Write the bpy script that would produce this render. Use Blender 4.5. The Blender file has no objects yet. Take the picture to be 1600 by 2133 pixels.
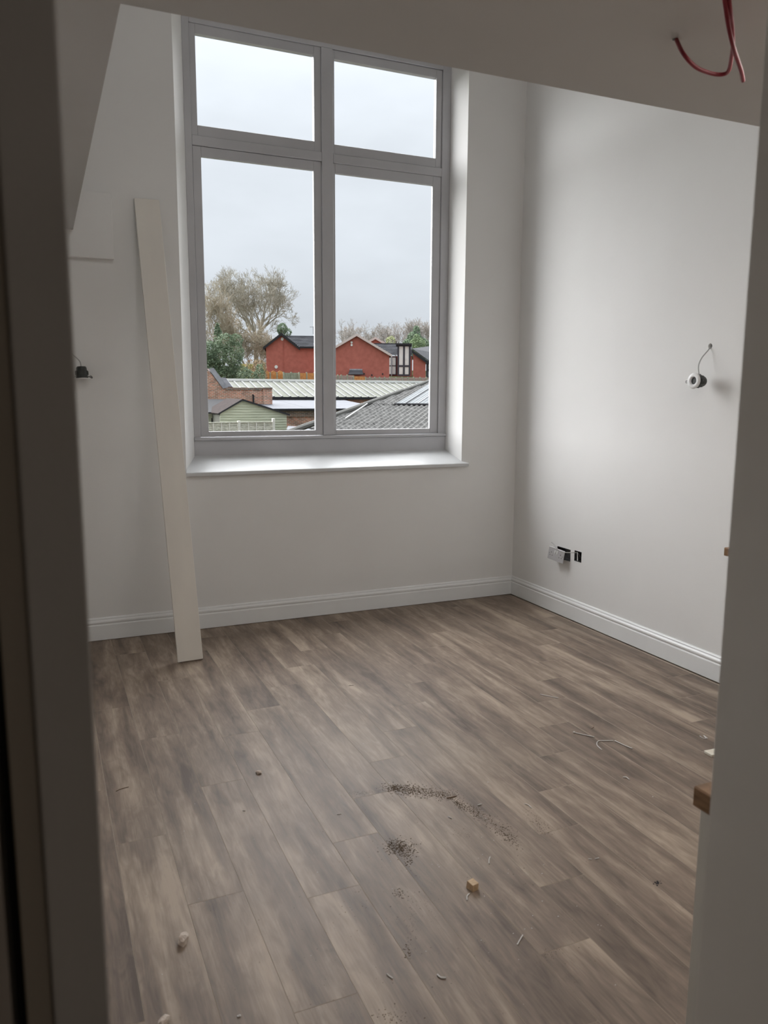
import bpy, bmesh, math, random
from mathutils import Vector, Matrix
PI = math.pi
# ---------------------------------------------------------------- camera
CAM = Vector((0, 0, 1.5)); FPX = 1628.916
YAW, PIT, ROL = math.radians(-23.6051), math.radians(-8.6105), math.radians(0.2869)
_cy, _sy = math.cos(YAW), math.sin(YAW)
FW = Vector((-_sy*math.cos(PIT), _cy*math.cos(PIT), math.sin(PIT)))
_r = Vector((_cy, _sy, 0)); _u = _r.cross(FW)
RT = math.cos(ROL)*_r + math.sin(ROL)*_u
UP = -math.sin(ROL)*_r + math.cos(ROL)*_u
cd = bpy.data.cameras.new('camera'); cam = bpy.data.objects.new('camera', cd)
bpy.context.scene.collection.objects.link(cam)
m = Matrix((RT, UP, -FW)).transposed().to_4x4(); m.translation = CAM
cam.matrix_world = m
cd.sensor_fit = 'HORIZONTAL'; cd.sensor_width = 36.0; cd.lens = FPX/1600*36.0
cd.clip_start = 0.02; cd.clip_end = 1000
cd.dof.use_dof = True; cd.dof.focus_distance = 8.0; cd.dof.aperture_fstop = 8.5
bpy.context.scene.camera = cam
sc = bpy.context.scene
sc.view_settings.view_transform = 'Standard'; sc.view_settings.look = 'None'
sc.view_settings.exposure = 0.0; sc.view_settings.gamma = 1.0
sc.view_settings.use_curve_mapping = False
# ---------------------------------------------------------------- overcast sky
w = bpy.data.worlds.new('overcast_sky'); sc.world = w; w.use_nodes = True
nt = w.node_tree; nt.nodes.clear(); N = nt.nodes.new; L = nt.links.new
tc = N('ShaderNodeTexCoord'); sep = N('ShaderNodeSeparateXYZ'); L(tc.outputs['Generated'], sep.inputs[0])
pw = N('ShaderNodeMath'); pw.operation = 'POWER'; pw.use_clamp = True; L(sep.outputs['Z'], pw.inputs[0]); pw.inputs[1].default_value = 1.7
mr = N('ShaderNodeMapRange'); L(pw.outputs[0], mr.inputs[0])
mr.inputs[1].default_value = 0.0; mr.inputs[2].default_value = 1.0
mr.inputs[3].default_value = 0.77; mr.inputs[4].default_value = 2.5
nz = N('ShaderNodeTexNoise'); nz.inputs['Scale'].default_value = 3.2; nz.inputs['Detail'].default_value = 5
mp = N('ShaderNodeMapping'); mp.inputs['Scale'].default_value = (1, 1, 2.2); mp.inputs['Location'].default_value = (3.1, .4, 1.7)
L(tc.outputs['Generated'], mp.inputs[0]); L(mp.outputs[0], nz.inputs['Vector'])
cr = N('ShaderNodeMapRange'); L(nz.outputs['Fac'], cr.inputs[0])
cr.inputs[1].default_value = .3; cr.inputs[2].default_value = .7; cr.inputs[3].default_value = .89; cr.inputs[4].default_value = 1.10
mu = N('ShaderNodeMath'); mu.operation = 'MULTIPLY'; L(mr.outputs[0], mu.inputs[0]); L(cr.outputs[0], mu.inputs[1])
bg = N('ShaderNodeBackground'); bg.inputs['Color'].default_value = (0.865, 0.93, 1.0, 1)
L(mu.outputs[0], bg.inputs['Strength']); wo = N('ShaderNodeOutputWorld'); L(bg.outputs[0], wo.inputs[0])
# the bright part of the cloud layer with the sun behind it: a very wide soft sun
sd = bpy.data.lights.new('veiled_sun', 'SUN'); so = bpy.data.objects.new('veiled_sun', sd)
sc.collection.objects.link(so)
SUN_DIR = Vector((0.20, -0.92, -0.33)).normalized()
so.rotation_euler = SUN_DIR.to_track_quat('-Z', 'Y').to_euler()
sd.energy = 19.5; sd.angle = math.radians(120); sd.color = (0.985, 0.99, 1.0)
# unseen fill light added in the hall to lift the door jambs
hd = bpy.data.lights.new('hall_fill', 'AREA'); ho = bpy.data.objects.new('hall_fill', hd); sc.collection.objects.link(ho)
hd.shape = 'DISK'; hd.size = .45; hd.energy = 4.0; hd.color = (1.0, .93, .85); ho.location = (.2, -1.2, 2.38)
# added fill lights to brighten the room: above the mezzanine and the kitchen corner
md_ = bpy.data.lights.new('mezzanine_fill', 'AREA'); mo = bpy.data.objects.new('mezzanine_fill', md_); sc.collection.objects.link(mo)
md_.shape = 'DISK'; md_.size = 1.2; md_.energy = 15; md_.color = (1.0, .985, .96); mo.location = (1.2, 1.0, 4.0)
mo.rotation_euler = Vector((.05, 1, -.45)).to_track_quat('-Z', 'Y').to_euler()
kd = bpy.data.lights.new('kitchen_fill', 'AREA'); ko = bpy.data.objects.new('kitchen_fill', kd); sc.collection.objects.link(ko)
kd.shape = 'DISK'; kd.size = .7; kd.energy = 13; kd.color = (1.0, .95, .89); ko.location = (2.05, 1.35, 2.36)

# ---------------------------------------------------------------- helpers
C = sc.collection
random.seed(7)
def ray(x, y): return FW + RT*((x-800)/FPX) - UP*((y-1066.5)/FPX)
def at(x, y, Y): d = ray(x, y); return CAM + d*(Y/d.y)           # photograph pixel -> point on plane y = Y
def atx(x, y, X): d = ray(x, y); return CAM + d*(X/d.x)
def atz(x, y, z): d = ray(x, y); return CAM + d*((z-CAM.z)/d.z)

def mat(name, col, rough=0.6, col2=None, scale=8.0, bump=0.0, bscale=60.0, stretch=(1,1,1), metal=0.0, spec=0.5, coat=0.0, contrast=(.35,.65), coords='Object'):
    m = bpy.data.materials.new(name); m.use_nodes = True; t = m.node_tree
    b = t.nodes['Principled BSDF']
    b.inputs['Base Color'].default_value = (*col, 1); b.inputs['Roughness'].default_value = rough
    b.inputs['Metallic'].default_value = metal; b.inputs['Specular IOR Level'].default_value = spec
    b.inputs['Coat Weight'].default_value = coat
    co = t.nodes.new('ShaderNodeTexCoord'); ma = t.nodes.new('ShaderNodeMapping'); ma.inputs['Scale'].default_value = stretch
    t.links.new(co.outputs[coords], ma.inputs[0])
    if col2 is not None:
        n = t.nodes.new('ShaderNodeTexNoise'); n.inputs['Scale'].default_value = scale; n.inputs['Detail'].default_value = 6
        t.links.new(ma.outputs[0], n.inputs['Vector'])
        r = t.nodes.new('ShaderNodeValToRGB'); r.color_ramp.elements[0].position = contrast[0]; r.color_ramp.elements[1].position = contrast[1]
        r.color_ramp.elements[0].color = (*col, 1); r.color_ramp.elements[1].color = (*col2, 1)
        t.links.new(n.outputs['Fac'], r.inputs[0]); t.links.new(r.outputs[0], b.inputs['Base Color'])
    if bump:
        n2 = t.nodes.new('ShaderNodeTexNoise'); n2.inputs['Scale'].default_value = bscale; n2.inputs['Detail'].default_value = 3
        t.links.new(ma.outputs[0], n2.inputs['Vector'])
        bp = t.nodes.new('ShaderNodeBump'); bp.inputs['Strength'].default_value = bump; bp.inputs['Distance'].default_value = 0.004
        t.links.new(n2.outputs['Fac'], bp.inputs['Height']); t.links.new(bp.outputs[0], b.inputs['Normal'])
    return m

def box(bm, x0, x1, y0, y1, z0, z1, bev=0.0):
    vs = [bm.verts.new((x, y, z)) for z in (z0, z1) for y in (y0, y1) for x in (x0, x1)]
    fs = [bm.faces.new([vs[i] for i in q]) for q in ((0,2,3,1),(4,5,7,6),(0,1,5,4),(2,6,7,3),(0,4,6,2),(1,3,7,5))]
    if bev:
        es = list({e for f in fs for e in f.edges})
        bmesh.ops.bevel(bm, geom=es, offset=bev, segments=1, affect='EDGES', clamp_overlap=True)
def prism(bm, pts, lo, hi, axis='z'):
    """extrude a polygon; pts are pairs in the two other axes"""
    def P(p, h):
        return {'z': (p[0], p[1], h), 'y': (p[0], h, p[1]), 'x': (h, p[0], p[1])}[axis]
    a = [bm.verts.new(P(p, lo)) for p in pts]; b = [bm.verts.new(P(p, hi)) for p in pts]
    n = len(pts)
    bm.faces.new(a); bm.faces.new(b[::-1])
    for i in range(n): bm.faces.new((a[i], b[i], b[(i+1) % n], a[(i+1) % n]))
def slab(bm, quad, thick, nrm=None):
    """a flat polygon given by 3-D corners, thickened along -normal"""
    q = [Vector(p) for p in quad]
    n = nrm or (q[1]-q[0]).cross(q[2]-q[0]).normalized()
    a = [bm.verts.new(p) for p in q]; b = [bm.verts.new(p - n*thick) for p in q]; k = len(q)
    bm.faces.new(a); bm.faces.new(b[::-1])
    for i in range(k): bm.faces.new((a[i], b[i], b[(i+1) % k], a[(i+1) % k]))
def tube(bm, pts, r, seg=8, r2=None, cap=True):
    pts = [Vector(p) for p in pts]; n = len(pts); rings = []
    prev = None
    for i, p in enumerate(pts):
        t = (pts[min(i+1, n-1)] - pts[max(i-1, 0)]).normalized()
        if prev is None: a = t.orthogonal().normalized()
        else: a = (prev - t*prev.dot(t)); a = a.normalized() if a.length > 1e-6 else t.orthogonal().normalized()
        prev = a; b = t.cross(a); rr = r if r2 is None else r + (r2-r)*i/(n-1)
        rings.append([bm.verts.new(p + (a*math.cos(2*PI*k/seg) + b*math.sin(2*PI*k/seg))*rr) for k in range(seg)])
    for i in range(n-1):
        for k in range(seg):
            bm.faces.new((rings[i][k], rings[i][(k+1) % seg], rings[i+1][(k+1) % seg], rings[i+1][k]))
    if cap: bm.faces.new(rings[0][::-1]); bm.faces.new(rings[-1])
def lathe(bm, prof, seg=32, M=None, close=True):
    """prof: (radius, height) pairs about local z, M places it"""
    M = M or Matrix(); rings = []
    for r, h in prof:
        if r < 1e-6: rings.append([bm.verts.new(M @ Vector((0, 0, h)))])
        else: rings.append([bm.verts.new(M @ Vector((r*math.cos(2*PI*k/seg), r*math.sin(2*PI*k/seg), h))) for k in range(seg)])
    for a, b in zip(rings, rings[1:]):
        for k in range(seg):
            q = [a[k % len(a)], a[(k+1) % len(a)], b[(k+1) % len(b)], b[k % len(b)]]
            u = []
            for v in q:
                if v not in u: u.append(v)
            if len(u) > 2: bm.faces.new(u)
def smooth_path(pts, n=8):
    pts = [Vector(p) for p in pts]; out = []
    P = [pts[0]] + pts + [pts[-1]]
    for i in range(1, len(P)-2):
        for k in range(n):
            t = k/n; a, b, c, d = P[i-1], P[i], P[i+1], P[i+2]
            out.append(0.5*((2*b) + (c-a)*t + (2*a-5*b+4*c-d)*t*t + (-a+3*b-3*c+d)*t**3))
    out.append(pts[-1]); return out
def obj(name, bm, m, parent=None, smooth=False, fixn=True, loc=None):
    if fixn: bmesh.ops.recalc_face_normals(bm, faces=bm.faces)
    me = bpy.data.meshes.new(name); bm.to_mesh(me); bm.free()
    if m: me.materials.append(m)
    if smooth:
        for p in me.polygons: p.use_smooth = True
    o = bpy.data.objects.new(name, me); C.objects.link(o)
    if parent:
        o.parent = parent
        o.matrix_parent_inverse = Matrix.Translation(-parent.location) if parent.type == 'EMPTY' or parent.location.length else Matrix()
    return o
def tag(o, label, cat, group=None, kind=None):
    o['label'] = label; o['category'] = cat
    if group: o['group'] = group
    if kind: o['kind'] = kind
    return o
def thing(name, label, cat, loc=(0, 0, 0), group=None):
    o = bpy.data.objects.new(name, None); o.empty_display_size = .05; C.objects.link(o); o.location = loc
    return tag(o, label, cat, group)
def struct(name, bm, m, smooth=False):
    o = obj(name, bm, m, smooth=smooth); o['kind'] = 'structure'; return o
B = bmesh.new

# ---------------------------------------------------------------- materials
M_wall = mat('matt_white_emulsion', (.83, .825, .812), .85, (.80, .793, .78), 1.3, bump=.06, bscale=90)
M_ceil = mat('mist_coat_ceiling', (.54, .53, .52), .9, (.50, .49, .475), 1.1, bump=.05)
M_trim = mat('satin_white_paint', (.87, .88, .88), .32, (.84, .85, .85), 4, bump=.03, bscale=30)
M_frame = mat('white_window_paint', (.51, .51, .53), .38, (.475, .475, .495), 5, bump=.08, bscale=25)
M_sill = mat('sill_paint', (.64, .65, .655), .4, (.60, .61, .615), 6, bump=.03, bscale=20)
M_lining = mat('primed_lining', (.55, .52, .48), .5, (.51, .48, .44), 5, bump=.05, stretch=(1, 1, .2))
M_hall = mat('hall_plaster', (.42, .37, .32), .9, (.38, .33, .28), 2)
M_dark = mat('shadow_gap', (.03, .025, .02), .95)
M_board = mat('primed_board', (.84, .80, .735), .5, (.80, .76, .70), 3, bump=.03, stretch=(3, 3, .4))
M_red = mat('red_cable_sheath', (.22, .008, .020), .55, (.17, .006, .016), 9)
M_white_pl = mat('white_plastic', (.80, .80, .80), .3)
M_grey_flex = mat('grey_flex', (.42, .42, .41), .45)
M_black_al = mat('black_heat_sink', (.025, .028, .026), .45, (.05, .055, .05), 30)
M_lens = mat('lamp_lens', (.88, .88, .95), .25)
M_steel = mat('galvanised_box', (.23, .23, .24), .35, (.10, .10, .10), 40, metal=.8)
M_socket = mat('brushed_socket_plate', (.62, .62, .64), .35, metal=.55)
M_black = mat('black_plastic', (.02, .02, .02), .5)
M_oak = mat('oak_end', (.30, .17, .085), .5, (.17, .09, .04), 20, bump=.1, stretch=(1, 1, 6))
M_unit = mat('cabinet_white', (.66, .65, .61), .45)
M_plaster = mat('plaster_crumb', (.60, .50, .43), .9, (.70, .62, .55), 60, bump=.5, bscale=200)
M_pine = mat('cut_pine', (.62, .46, .30), .7, (.50, .34, .20), 60, stretch=(1, 5, 1))
M_pale = mat('pale_wood', (.80, .76, .66), .6, (.72, .66, .55), 30)
M_strand = mat('stripped_cable_sheath', (.72, .70, .68), .5)
M_darkstrand = mat('brown_strand', (.22, .15, .10), .7)
M_saw = mat('sawdust', (.085, .062, .042), .95, (.17, .125, .085), 200)
M_soot = mat('black_fluff', (.015, .015, .02), .8)

def floor_material():
    m = bpy.data.materials.new('oak_effect_vinyl'); m.use_nodes = True; t = m.node_tree
    b = t.nodes['Principled BSDF']; NN = t.nodes.new; LL = t.links.new
    geo = NN('ShaderNodeNewGeometry'); oi = NN('ShaderNodeObjectInfo')
    off = NN('ShaderNodeVectorMath'); off.operation = 'SCALE'
    cx = NN('ShaderNodeCombineXYZ'); 
    for i, k in enumerate((17.0, 31.0, 53.0)):
        mm = NN('ShaderNodeMath'); mm.operation = 'MULTIPLY'; mm.inputs[1].default_value = k; LL(oi.outputs['Random'], mm.inputs[0]); LL(mm.outputs[0], cx.inputs[i])
    ad = NN('ShaderNodeVectorMath'); ad.operation = 'ADD'; LL(geo.outputs['Position'], ad.inputs[0]); LL(cx.outputs[0], ad.inputs[1])
    def noise(vec, sc_, scale, detail=5, dist=0.0, rough=.55):
        mp = NN('ShaderNodeMapping'); mp.inputs['Scale'].default_value = sc_; LL(vec, mp.inputs[0])
        n = NN('ShaderNodeTexNoise'); n.inputs['Scale'].default_value = scale; n.inputs['Detail'].default_value = detail
        n.inputs['Distortion'].default_value = dist; n.inputs['Roughness'].default_value = rough
        LL(mp.outputs[0], n.inputs['Vector']); return n.outputs['Fac']
    broad = noise(ad.outputs[0], (1, .11, 1), 11, 4, .5)         # long tonal bands within a plank
    grain = noise(ad.outputs[0], (1, .05, 1), 150, 4, .3)        # fine pores
    cath = noise(ad.outputs[0], (1, .22, 1), 26, 5, 1.6)         # cathedral figure
    blot = noise(ad.outputs[0], (1, .5, 1), 7, 3, .2)
    def madd(a, ka, bb, kb):
        x = NN('ShaderNodeMath'); x.operation = 'MULTIPLY'; LL(a, x.inputs[0]); x.inputs[1].default_value = ka
        y = NN('ShaderNodeMath'); y.operation = 'MULTIPLY_ADD'; LL(bb, y.inputs[0]); y.inputs[1].default_value = kb; LL(x.outputs[0], y.inputs[2]); return y.outputs[0]
    s = madd(broad, .58, grain, .14); s2 = madd(cath, .20, blot, .18)
    a2 = NN('ShaderNodeMath'); a2.operation = 'ADD'; LL(s, a2.inputs[0]); LL(s2, a2.inputs[1])
    rr = madd(oi.outputs['Random'], .05, a2.outputs[0], 1.0)
    ramp = NN('ShaderNodeValToRGB'); LL(rr, ramp.inputs[0]); e = ramp.color_ramp.elements
    e[0].position = .44; e[0].color = (.112, .082, .064, 1); e[1].position = .71; e[1].color = (.43, .34, .263, 1)
    x = e.new(.58); x.color = (.240, .181, .139, 1)
    # pale plaster dust trodden into the boards
    dust = noise(geo.outputs['Position'], (1, 1, 1), 1.1, 6, .4)
    dm = NN('ShaderNodeMapRange'); LL(dust, dm.inputs[0]); dm.inputs[1].default_value = .52; dm.inputs[2].default_value = .78; dm.inputs[3].default_value = 0; dm.inputs[4].default_value = .38
    mx = NN('ShaderNodeMix'); mx.data_type = 'RGBA'; LL(dm.outputs[0], mx.inputs['Factor']); LL(ramp.outputs[0], mx.inputs['A']); mx.inputs['B'].default_value = (.30, .25, .20, 1)
    LL(mx.outputs['Result'], b.inputs['Base Color'])
    rg = NN('ShaderNodeMapRange'); LL(grain, rg.inputs[0]); rg.inputs[3].default_value = .40; rg.inputs[4].default_value = .62
    LL(rg.outputs[0], b.inputs['Roughness']); b.inputs['Specular IOR Level'].default_value = .34
    bp = NN('ShaderNodeBump'); bp.inputs['Strength'].default_value = .16; bp.inputs['Distance'].default_value = .002
    LL(grain, bp.inputs['Height']); LL(bp.outputs[0], b.inputs['Normal'])
    return m
M_floor = floor_material()
M_sub = mat('plank_joint', (.42, .35, .28), .6)

# ---------------------------------------------------------------- room shell
XL, XR, YD, YB = -0.60, 3.215, 0.75, 4.924
bm = B(); box(bm, -1.6, 3.6, -2.2, 5.3, -.20, -.0062); floor = struct('floor', bm, M_sub)
PW, PL, PX = .168, 1.21, .319
cache = {}
def plank(x0, y0, y1):
    ln = round(y1-y0, 3)
    if ln not in cache:
        bb = B(); g = .00005
        box(bb, -PW/2+g, PW/2-g, -ln/2+g, ln/2-g, -.006, 0, .0009)
        me = bpy.data.meshes.new('plank'); bmesh.ops.recalc_face_normals(bb, faces=bb.faces)
        for f_ in bb.faces: f_.material_index = 0 if f_.normal.z > .9 else 1
        bb.to_mesh(me); bb.free(); me.materials.append(M_floor); me.materials.append(M_sub); cache[ln] = me
    o = bpy.data.objects.new('plank', cache[ln]); C.objects.link(o); o.parent = floor; o.location = (x0+PW/2, (y0+y1)/2, 0)
for k in range(-8, 18):
    x0 = PX + PW*k
    ph = {0: 2.168, -1: 2.578, 1: 2.86, -2: 1.77}.get(k, 2.548 + .245*(k-4))
    lo = .58; 
    if -8 <= k <= 5 : lo = -1.8
    y = ph - PL*math.ceil((ph-lo)/PL)
    while y < 4.918:
        a, b_ = max(y, lo), min(y+PL, 4.918)
        if b_-a > .02 and x0+PW < XR+.10: plank(x0, a, b_)
        y += PL
# window wall (splayed reveals), with opening
ZS, ZH = 0.990, 3.80
bm = B()
prism(bm, [(-.8, YB), (.811, YB), (.900, 5.124), (.900, 5.32), (-.8, 5.32)], 0, 5.2)
prism(bm, [(2.758, YB), (3.4, YB), (3.4, 5.32), (2.732, 5.32), (2.732, 5.124)], 0, 5.2)
prism(bm, [(YB, 0), (5.32, 0), (5.32, 1.07), (5.124, 1.07), (YB, ZS)], .811, 2.758, 'x')
box(bm, .811, 2.758, YB, 5.32, ZH, 5.2)
struct('wall_back', bm, M_wall)
# right wall with the cable hole and two socket openings really cut out
bm = B(); box(bm, XR, 3.40, .58, YB, 0, 5.2); wr = struct('wall_right', bm, M_wall)
cut = B()
lathe(cut, [(0, -.05), (.014, -.05), (.014, .09), (0, .09)], 20, Matrix.Translation((XR, 3.128, 1.752)) @ Matrix.Rotation(PI/2, 4, 'Y'))
box(cut, XR-.02, XR+.047, 4.222, 4.372, .386, .468)
box(cut, XR-.02, XR+.047, 4.105, 4.182, .402, .474)
co = obj('cutter', cut, None)
md = wr.modifiers.new('cut', 'BOOLEAN'); md.object = co; md.solver = 'EXACT'; md.operation = 'DIFFERENCE'
dg = bpy.context.evaluated_depsgraph_get(); dg.update()
me2 = bpy.data.meshes.new_from_object(wr.evaluated_get(dg)); wr.modifiers.clear(); wr.data = me2
bpy.data.objects.remove(co, do_unlink=True)
if not me2.materials: me2.materials.append(M_wall)
bm = B(); box(bm, -.80, XL, .58, YB, 0, 5.2); struct('wall_left', bm, M_wall)
# doorway wall, hall side y=.60, room side y=.75
bm = B()
box(bm, -.80, -.045, .60, .75, 0, 5.2); box(bm, .860, 3.40, .58, .75, 0, 5.2); box(bm, -.045, .860, .58, .75, 2.10, 5.2)
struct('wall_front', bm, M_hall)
# mezzanine slab = ceiling; upper roof
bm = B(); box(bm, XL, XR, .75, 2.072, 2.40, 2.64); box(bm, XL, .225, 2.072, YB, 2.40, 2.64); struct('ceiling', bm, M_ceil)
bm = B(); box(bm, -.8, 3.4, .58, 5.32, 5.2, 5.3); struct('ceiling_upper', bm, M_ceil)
# hall round the camera
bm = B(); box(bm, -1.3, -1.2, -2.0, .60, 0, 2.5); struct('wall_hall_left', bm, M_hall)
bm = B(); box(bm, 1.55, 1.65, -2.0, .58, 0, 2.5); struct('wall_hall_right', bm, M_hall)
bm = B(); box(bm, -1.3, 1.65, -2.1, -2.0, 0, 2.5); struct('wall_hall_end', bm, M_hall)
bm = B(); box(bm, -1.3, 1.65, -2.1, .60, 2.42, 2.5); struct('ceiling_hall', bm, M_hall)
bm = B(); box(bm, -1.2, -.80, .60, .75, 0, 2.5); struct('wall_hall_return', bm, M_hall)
# door lining
bm = B(); box(bm, -.0153, .0232, .575, .757, 0, 2.07, .0015); struct('trim_1', bm, M_lining)
bm = B(); box(bm, .8333, .862, .575, .757, 0, 2.07, .0015); struct('trim_2', bm, mat('lit_lining', (.74, .71, .67), .5, (.70, .67, .63), 5, bump=.05, stretch=(1, 1, .2)))  # same paint as the left lining, made paler for the light reaching it
bm = B(); box(bm, -.0153, .860, .575, .757, 2.07, 2.10, .0015); struct('trim_3', bm, M_lining)
bm = B(); box(bm, -.0345, -.0163, .592, .75, 0, 2.09, .001); struct('trim_4', bm, mat('packer_strip', (.36, .31, .25), .8))
bm = B(); box(bm, -.045, -.0355, .68, .75, 0, 2.09); struct('trim_5', bm, M_dark)

# skirting boards
SK = [(0, .003), (.018, .003), (.018, .094), (.0165, .097), (.0135, .099), (.0135, .104), (.0165, .107), (.0185, .112), (.0175, .119), (.0125, .125), (.0105, .128), (.0105, .134), (.007, .139), (.003, .141), (0, .141)]
bm = B(); prism(bm, [(YB-d, z) for d, z in SK], XL, XR, 'x'); struct('baseboard_back', bm, M_trim)
bm = B(); prism(bm, [(XR-d, z) for d, z in SK], .75, YB-.0005, 'y'); struct('baseboard_right', bm, M_trim)
bm = B(); prism(bm, [(XL+d, z) for d, z in SK], .75, YB, 'y'); struct('baseboard_left', bm, M_trim)
# boxed-in beam end on the window wall beside the mezzanine
bm = B(); box(bm, -.10, .437, 4.886, YB, 2.254, 2.616, .002)
tag(obj('boxing_panel', bm, M_wall), 'flat white boxed-in panel high on the window wall above the leaning board', 'panel')
# the sill board
bm = B(); prism(bm, [(4.890, .988), (4.890, 1.006), (4.893, 1.010), (4.924, 1.022), (5.13, 1.095), (5.13, 1.07), (4.924, .99)], .8005, 2.800, 'x')
# horn ends follow the wall: trim sides back of the wall face
for v in bm.verts:
    if v.co.y > 4.95:
        v.co.x = .897 if v.co.x < 1.5 else 2.735
    elif v.co.y > 4.91: v.co.x = .812 if v.co.x < 1.5 else 2.757
    elif v.co.x < 1: v.co.x = .806
sill = struct('window_sill', bm, M_sill)

# ---------------------------------------------------------------- window
FY = 5.124
wempty = bpy.data.objects.new('window_1', None); C.objects.link(wempty); wempty['kind'] = 'structure'; wempty.location = (1.8, FY, 1.09)
def wpart(name, boxes, bev=.003, m=M_frame):
    bm = B()
    for b_ in boxes: box(bm, *b_, bev)
    return obj(name, bm, m, wempty)
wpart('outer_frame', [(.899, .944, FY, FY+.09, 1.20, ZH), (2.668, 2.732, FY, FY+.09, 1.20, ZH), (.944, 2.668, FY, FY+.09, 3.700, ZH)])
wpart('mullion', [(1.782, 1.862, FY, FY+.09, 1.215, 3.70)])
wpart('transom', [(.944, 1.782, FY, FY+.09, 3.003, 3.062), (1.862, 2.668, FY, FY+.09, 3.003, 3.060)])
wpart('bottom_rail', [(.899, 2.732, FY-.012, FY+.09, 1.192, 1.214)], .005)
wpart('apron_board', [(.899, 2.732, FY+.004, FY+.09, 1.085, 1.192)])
M_glass = bpy.data.materials.new('window_glass'); M_glass.use_nodes = True
t = M_glass.node_tree; t.nodes.remove(t.nodes['Principled BSDF'])
tr = t.nodes.new('ShaderNodeBsdfTransparent'); tr.inputs[0].default_value = (.985, .99, .99, 1)
gl = t.nodes.new('ShaderNodeBsdfGlossy'); gl.inputs['Roughness'].default_value = .02
mx = t.nodes.new('ShaderNodeMixShader'); mx.inputs[0].default_value = .04
t.links.new(tr.outputs[0], mx.inputs[1]); t.links.new(gl.outputs[0], mx.inputs[2]); t.links.new(mx.outputs[0], t.nodes['Material Output'].inputs[0])
def sash(px0, px1, pz0, pz1, ox0, ox1, oz0, oz1, openable, gd=.014):
    """p = glass opening, o = outer size of the sash"""
    y0, y1 = FY+.010, FY+.020+gd
    g = .0015 if openable else .0
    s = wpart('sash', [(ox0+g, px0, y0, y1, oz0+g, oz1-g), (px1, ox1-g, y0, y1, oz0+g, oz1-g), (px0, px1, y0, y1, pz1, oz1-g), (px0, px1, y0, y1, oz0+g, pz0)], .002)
    bm = B(); d = .010 if gd > .02 else .004                                              # moulded glazing bead, mitred
    prof = [(0, y0+gd*.15), (d*.5, y0+gd*.3), (d*.5, y0+gd*.55), (d, y0+gd*.75), (d, y0+gd), (0, y0+gd)]
    prev = None; ring = []
    for (off, y) in prof:
        ring.append([bm.verts.new(v) for v in ((px0-.001+off, y, pz0-.001+off), (px1+.001-off, y, pz0-.001+off), (px1+.001-off, y, pz1+.001-off), (px0-.001+off, y, pz1+.001-off))])
    for a, b_ in zip(ring, ring[1:]+ring[:1]):
        for k in range(4): bm.faces.new((a[k], a[(k+1) % 4], b_[(k+1) % 4], b_[k]))
    bd = obj('glazing_bead', bm, M_frame, s); bd.matrix_parent_inverse = s.matrix_world.inverted(); bd.parent = s
    bd.matrix_parent_inverse = Matrix.Translation(-Vector((1.8, FY, 1.09)))
    bm = B(); box(bm, px0-.004, px1+.004, y0+gd, y0+gd+.004, pz0-.004, pz1+.004)
    gp = obj('pane', bm, M_glass, s); gp.matrix_parent_inverse = Matrix.Translation(-Vector((1.8, FY, 1.09)))
    return s
sash(.998, 1.728, 1.250, 2.942, .944, 1.782, 1.214, 3.003, True)
sash(1.878, 2.604, 1.250, 2.940, 1.862, 2.668, 1.214, 3.003, False)
sash(.982, 1.735, 3.124, 3.645, .944, 1.782, 3.062, 3.700, False, .028)
sash(1.875, 2.622, 3.122, 3.645, 1.862, 2.668, 3.060, 3.700, True, .028)

# ---------------------------------------------------------------- leaning board
bm = B()
b0, b1 = Vector((.700, 4.333, 0)), Vector((.634, YB, 2.602))
ax = (b1-b0); Lb = ax.length; ax.normalize(); wv = Vector((1, 0, 0)); wv = (wv - ax*wv.dot(ax)).normalized(); th = ax.cross(wv).normalized()
if th.y < 0: th = -th
for u0 in (0,):
    c = []
    W2 = .070
    for s in (0, Lb):
        base = b0 + ax*s
        for a, d in ((-W2, -.009), (W2, -.009), (W2, .009), (-W2, .009)): c.append(base + wv*a + th*d)
    vs = [bm.verts.new(v) for v in c]
    for q in ((0, 3, 2, 1), (4, 5, 6, 7), (0, 1, 5, 4), (1, 2, 6, 5), (2, 3, 7, 6), (3, 0, 4, 7)): bm.faces.new([vs[i] for i in q])
zmin = min(v.co.z for v in bm.verts); ymax = max(v.co.y for v in bm.verts)
for v in bm.verts: v.co.z -= zmin - .0005; v.co.y -= ymax - YB + .0008
bmesh.ops.bevel(bm, geom=list(bm.edges), offset=.0012, segments=1, affect='EDGES')
tag(obj('loose_board', bm, M_board), 'long off-white primed board leaning against the wall left of the window', 'board')

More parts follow.
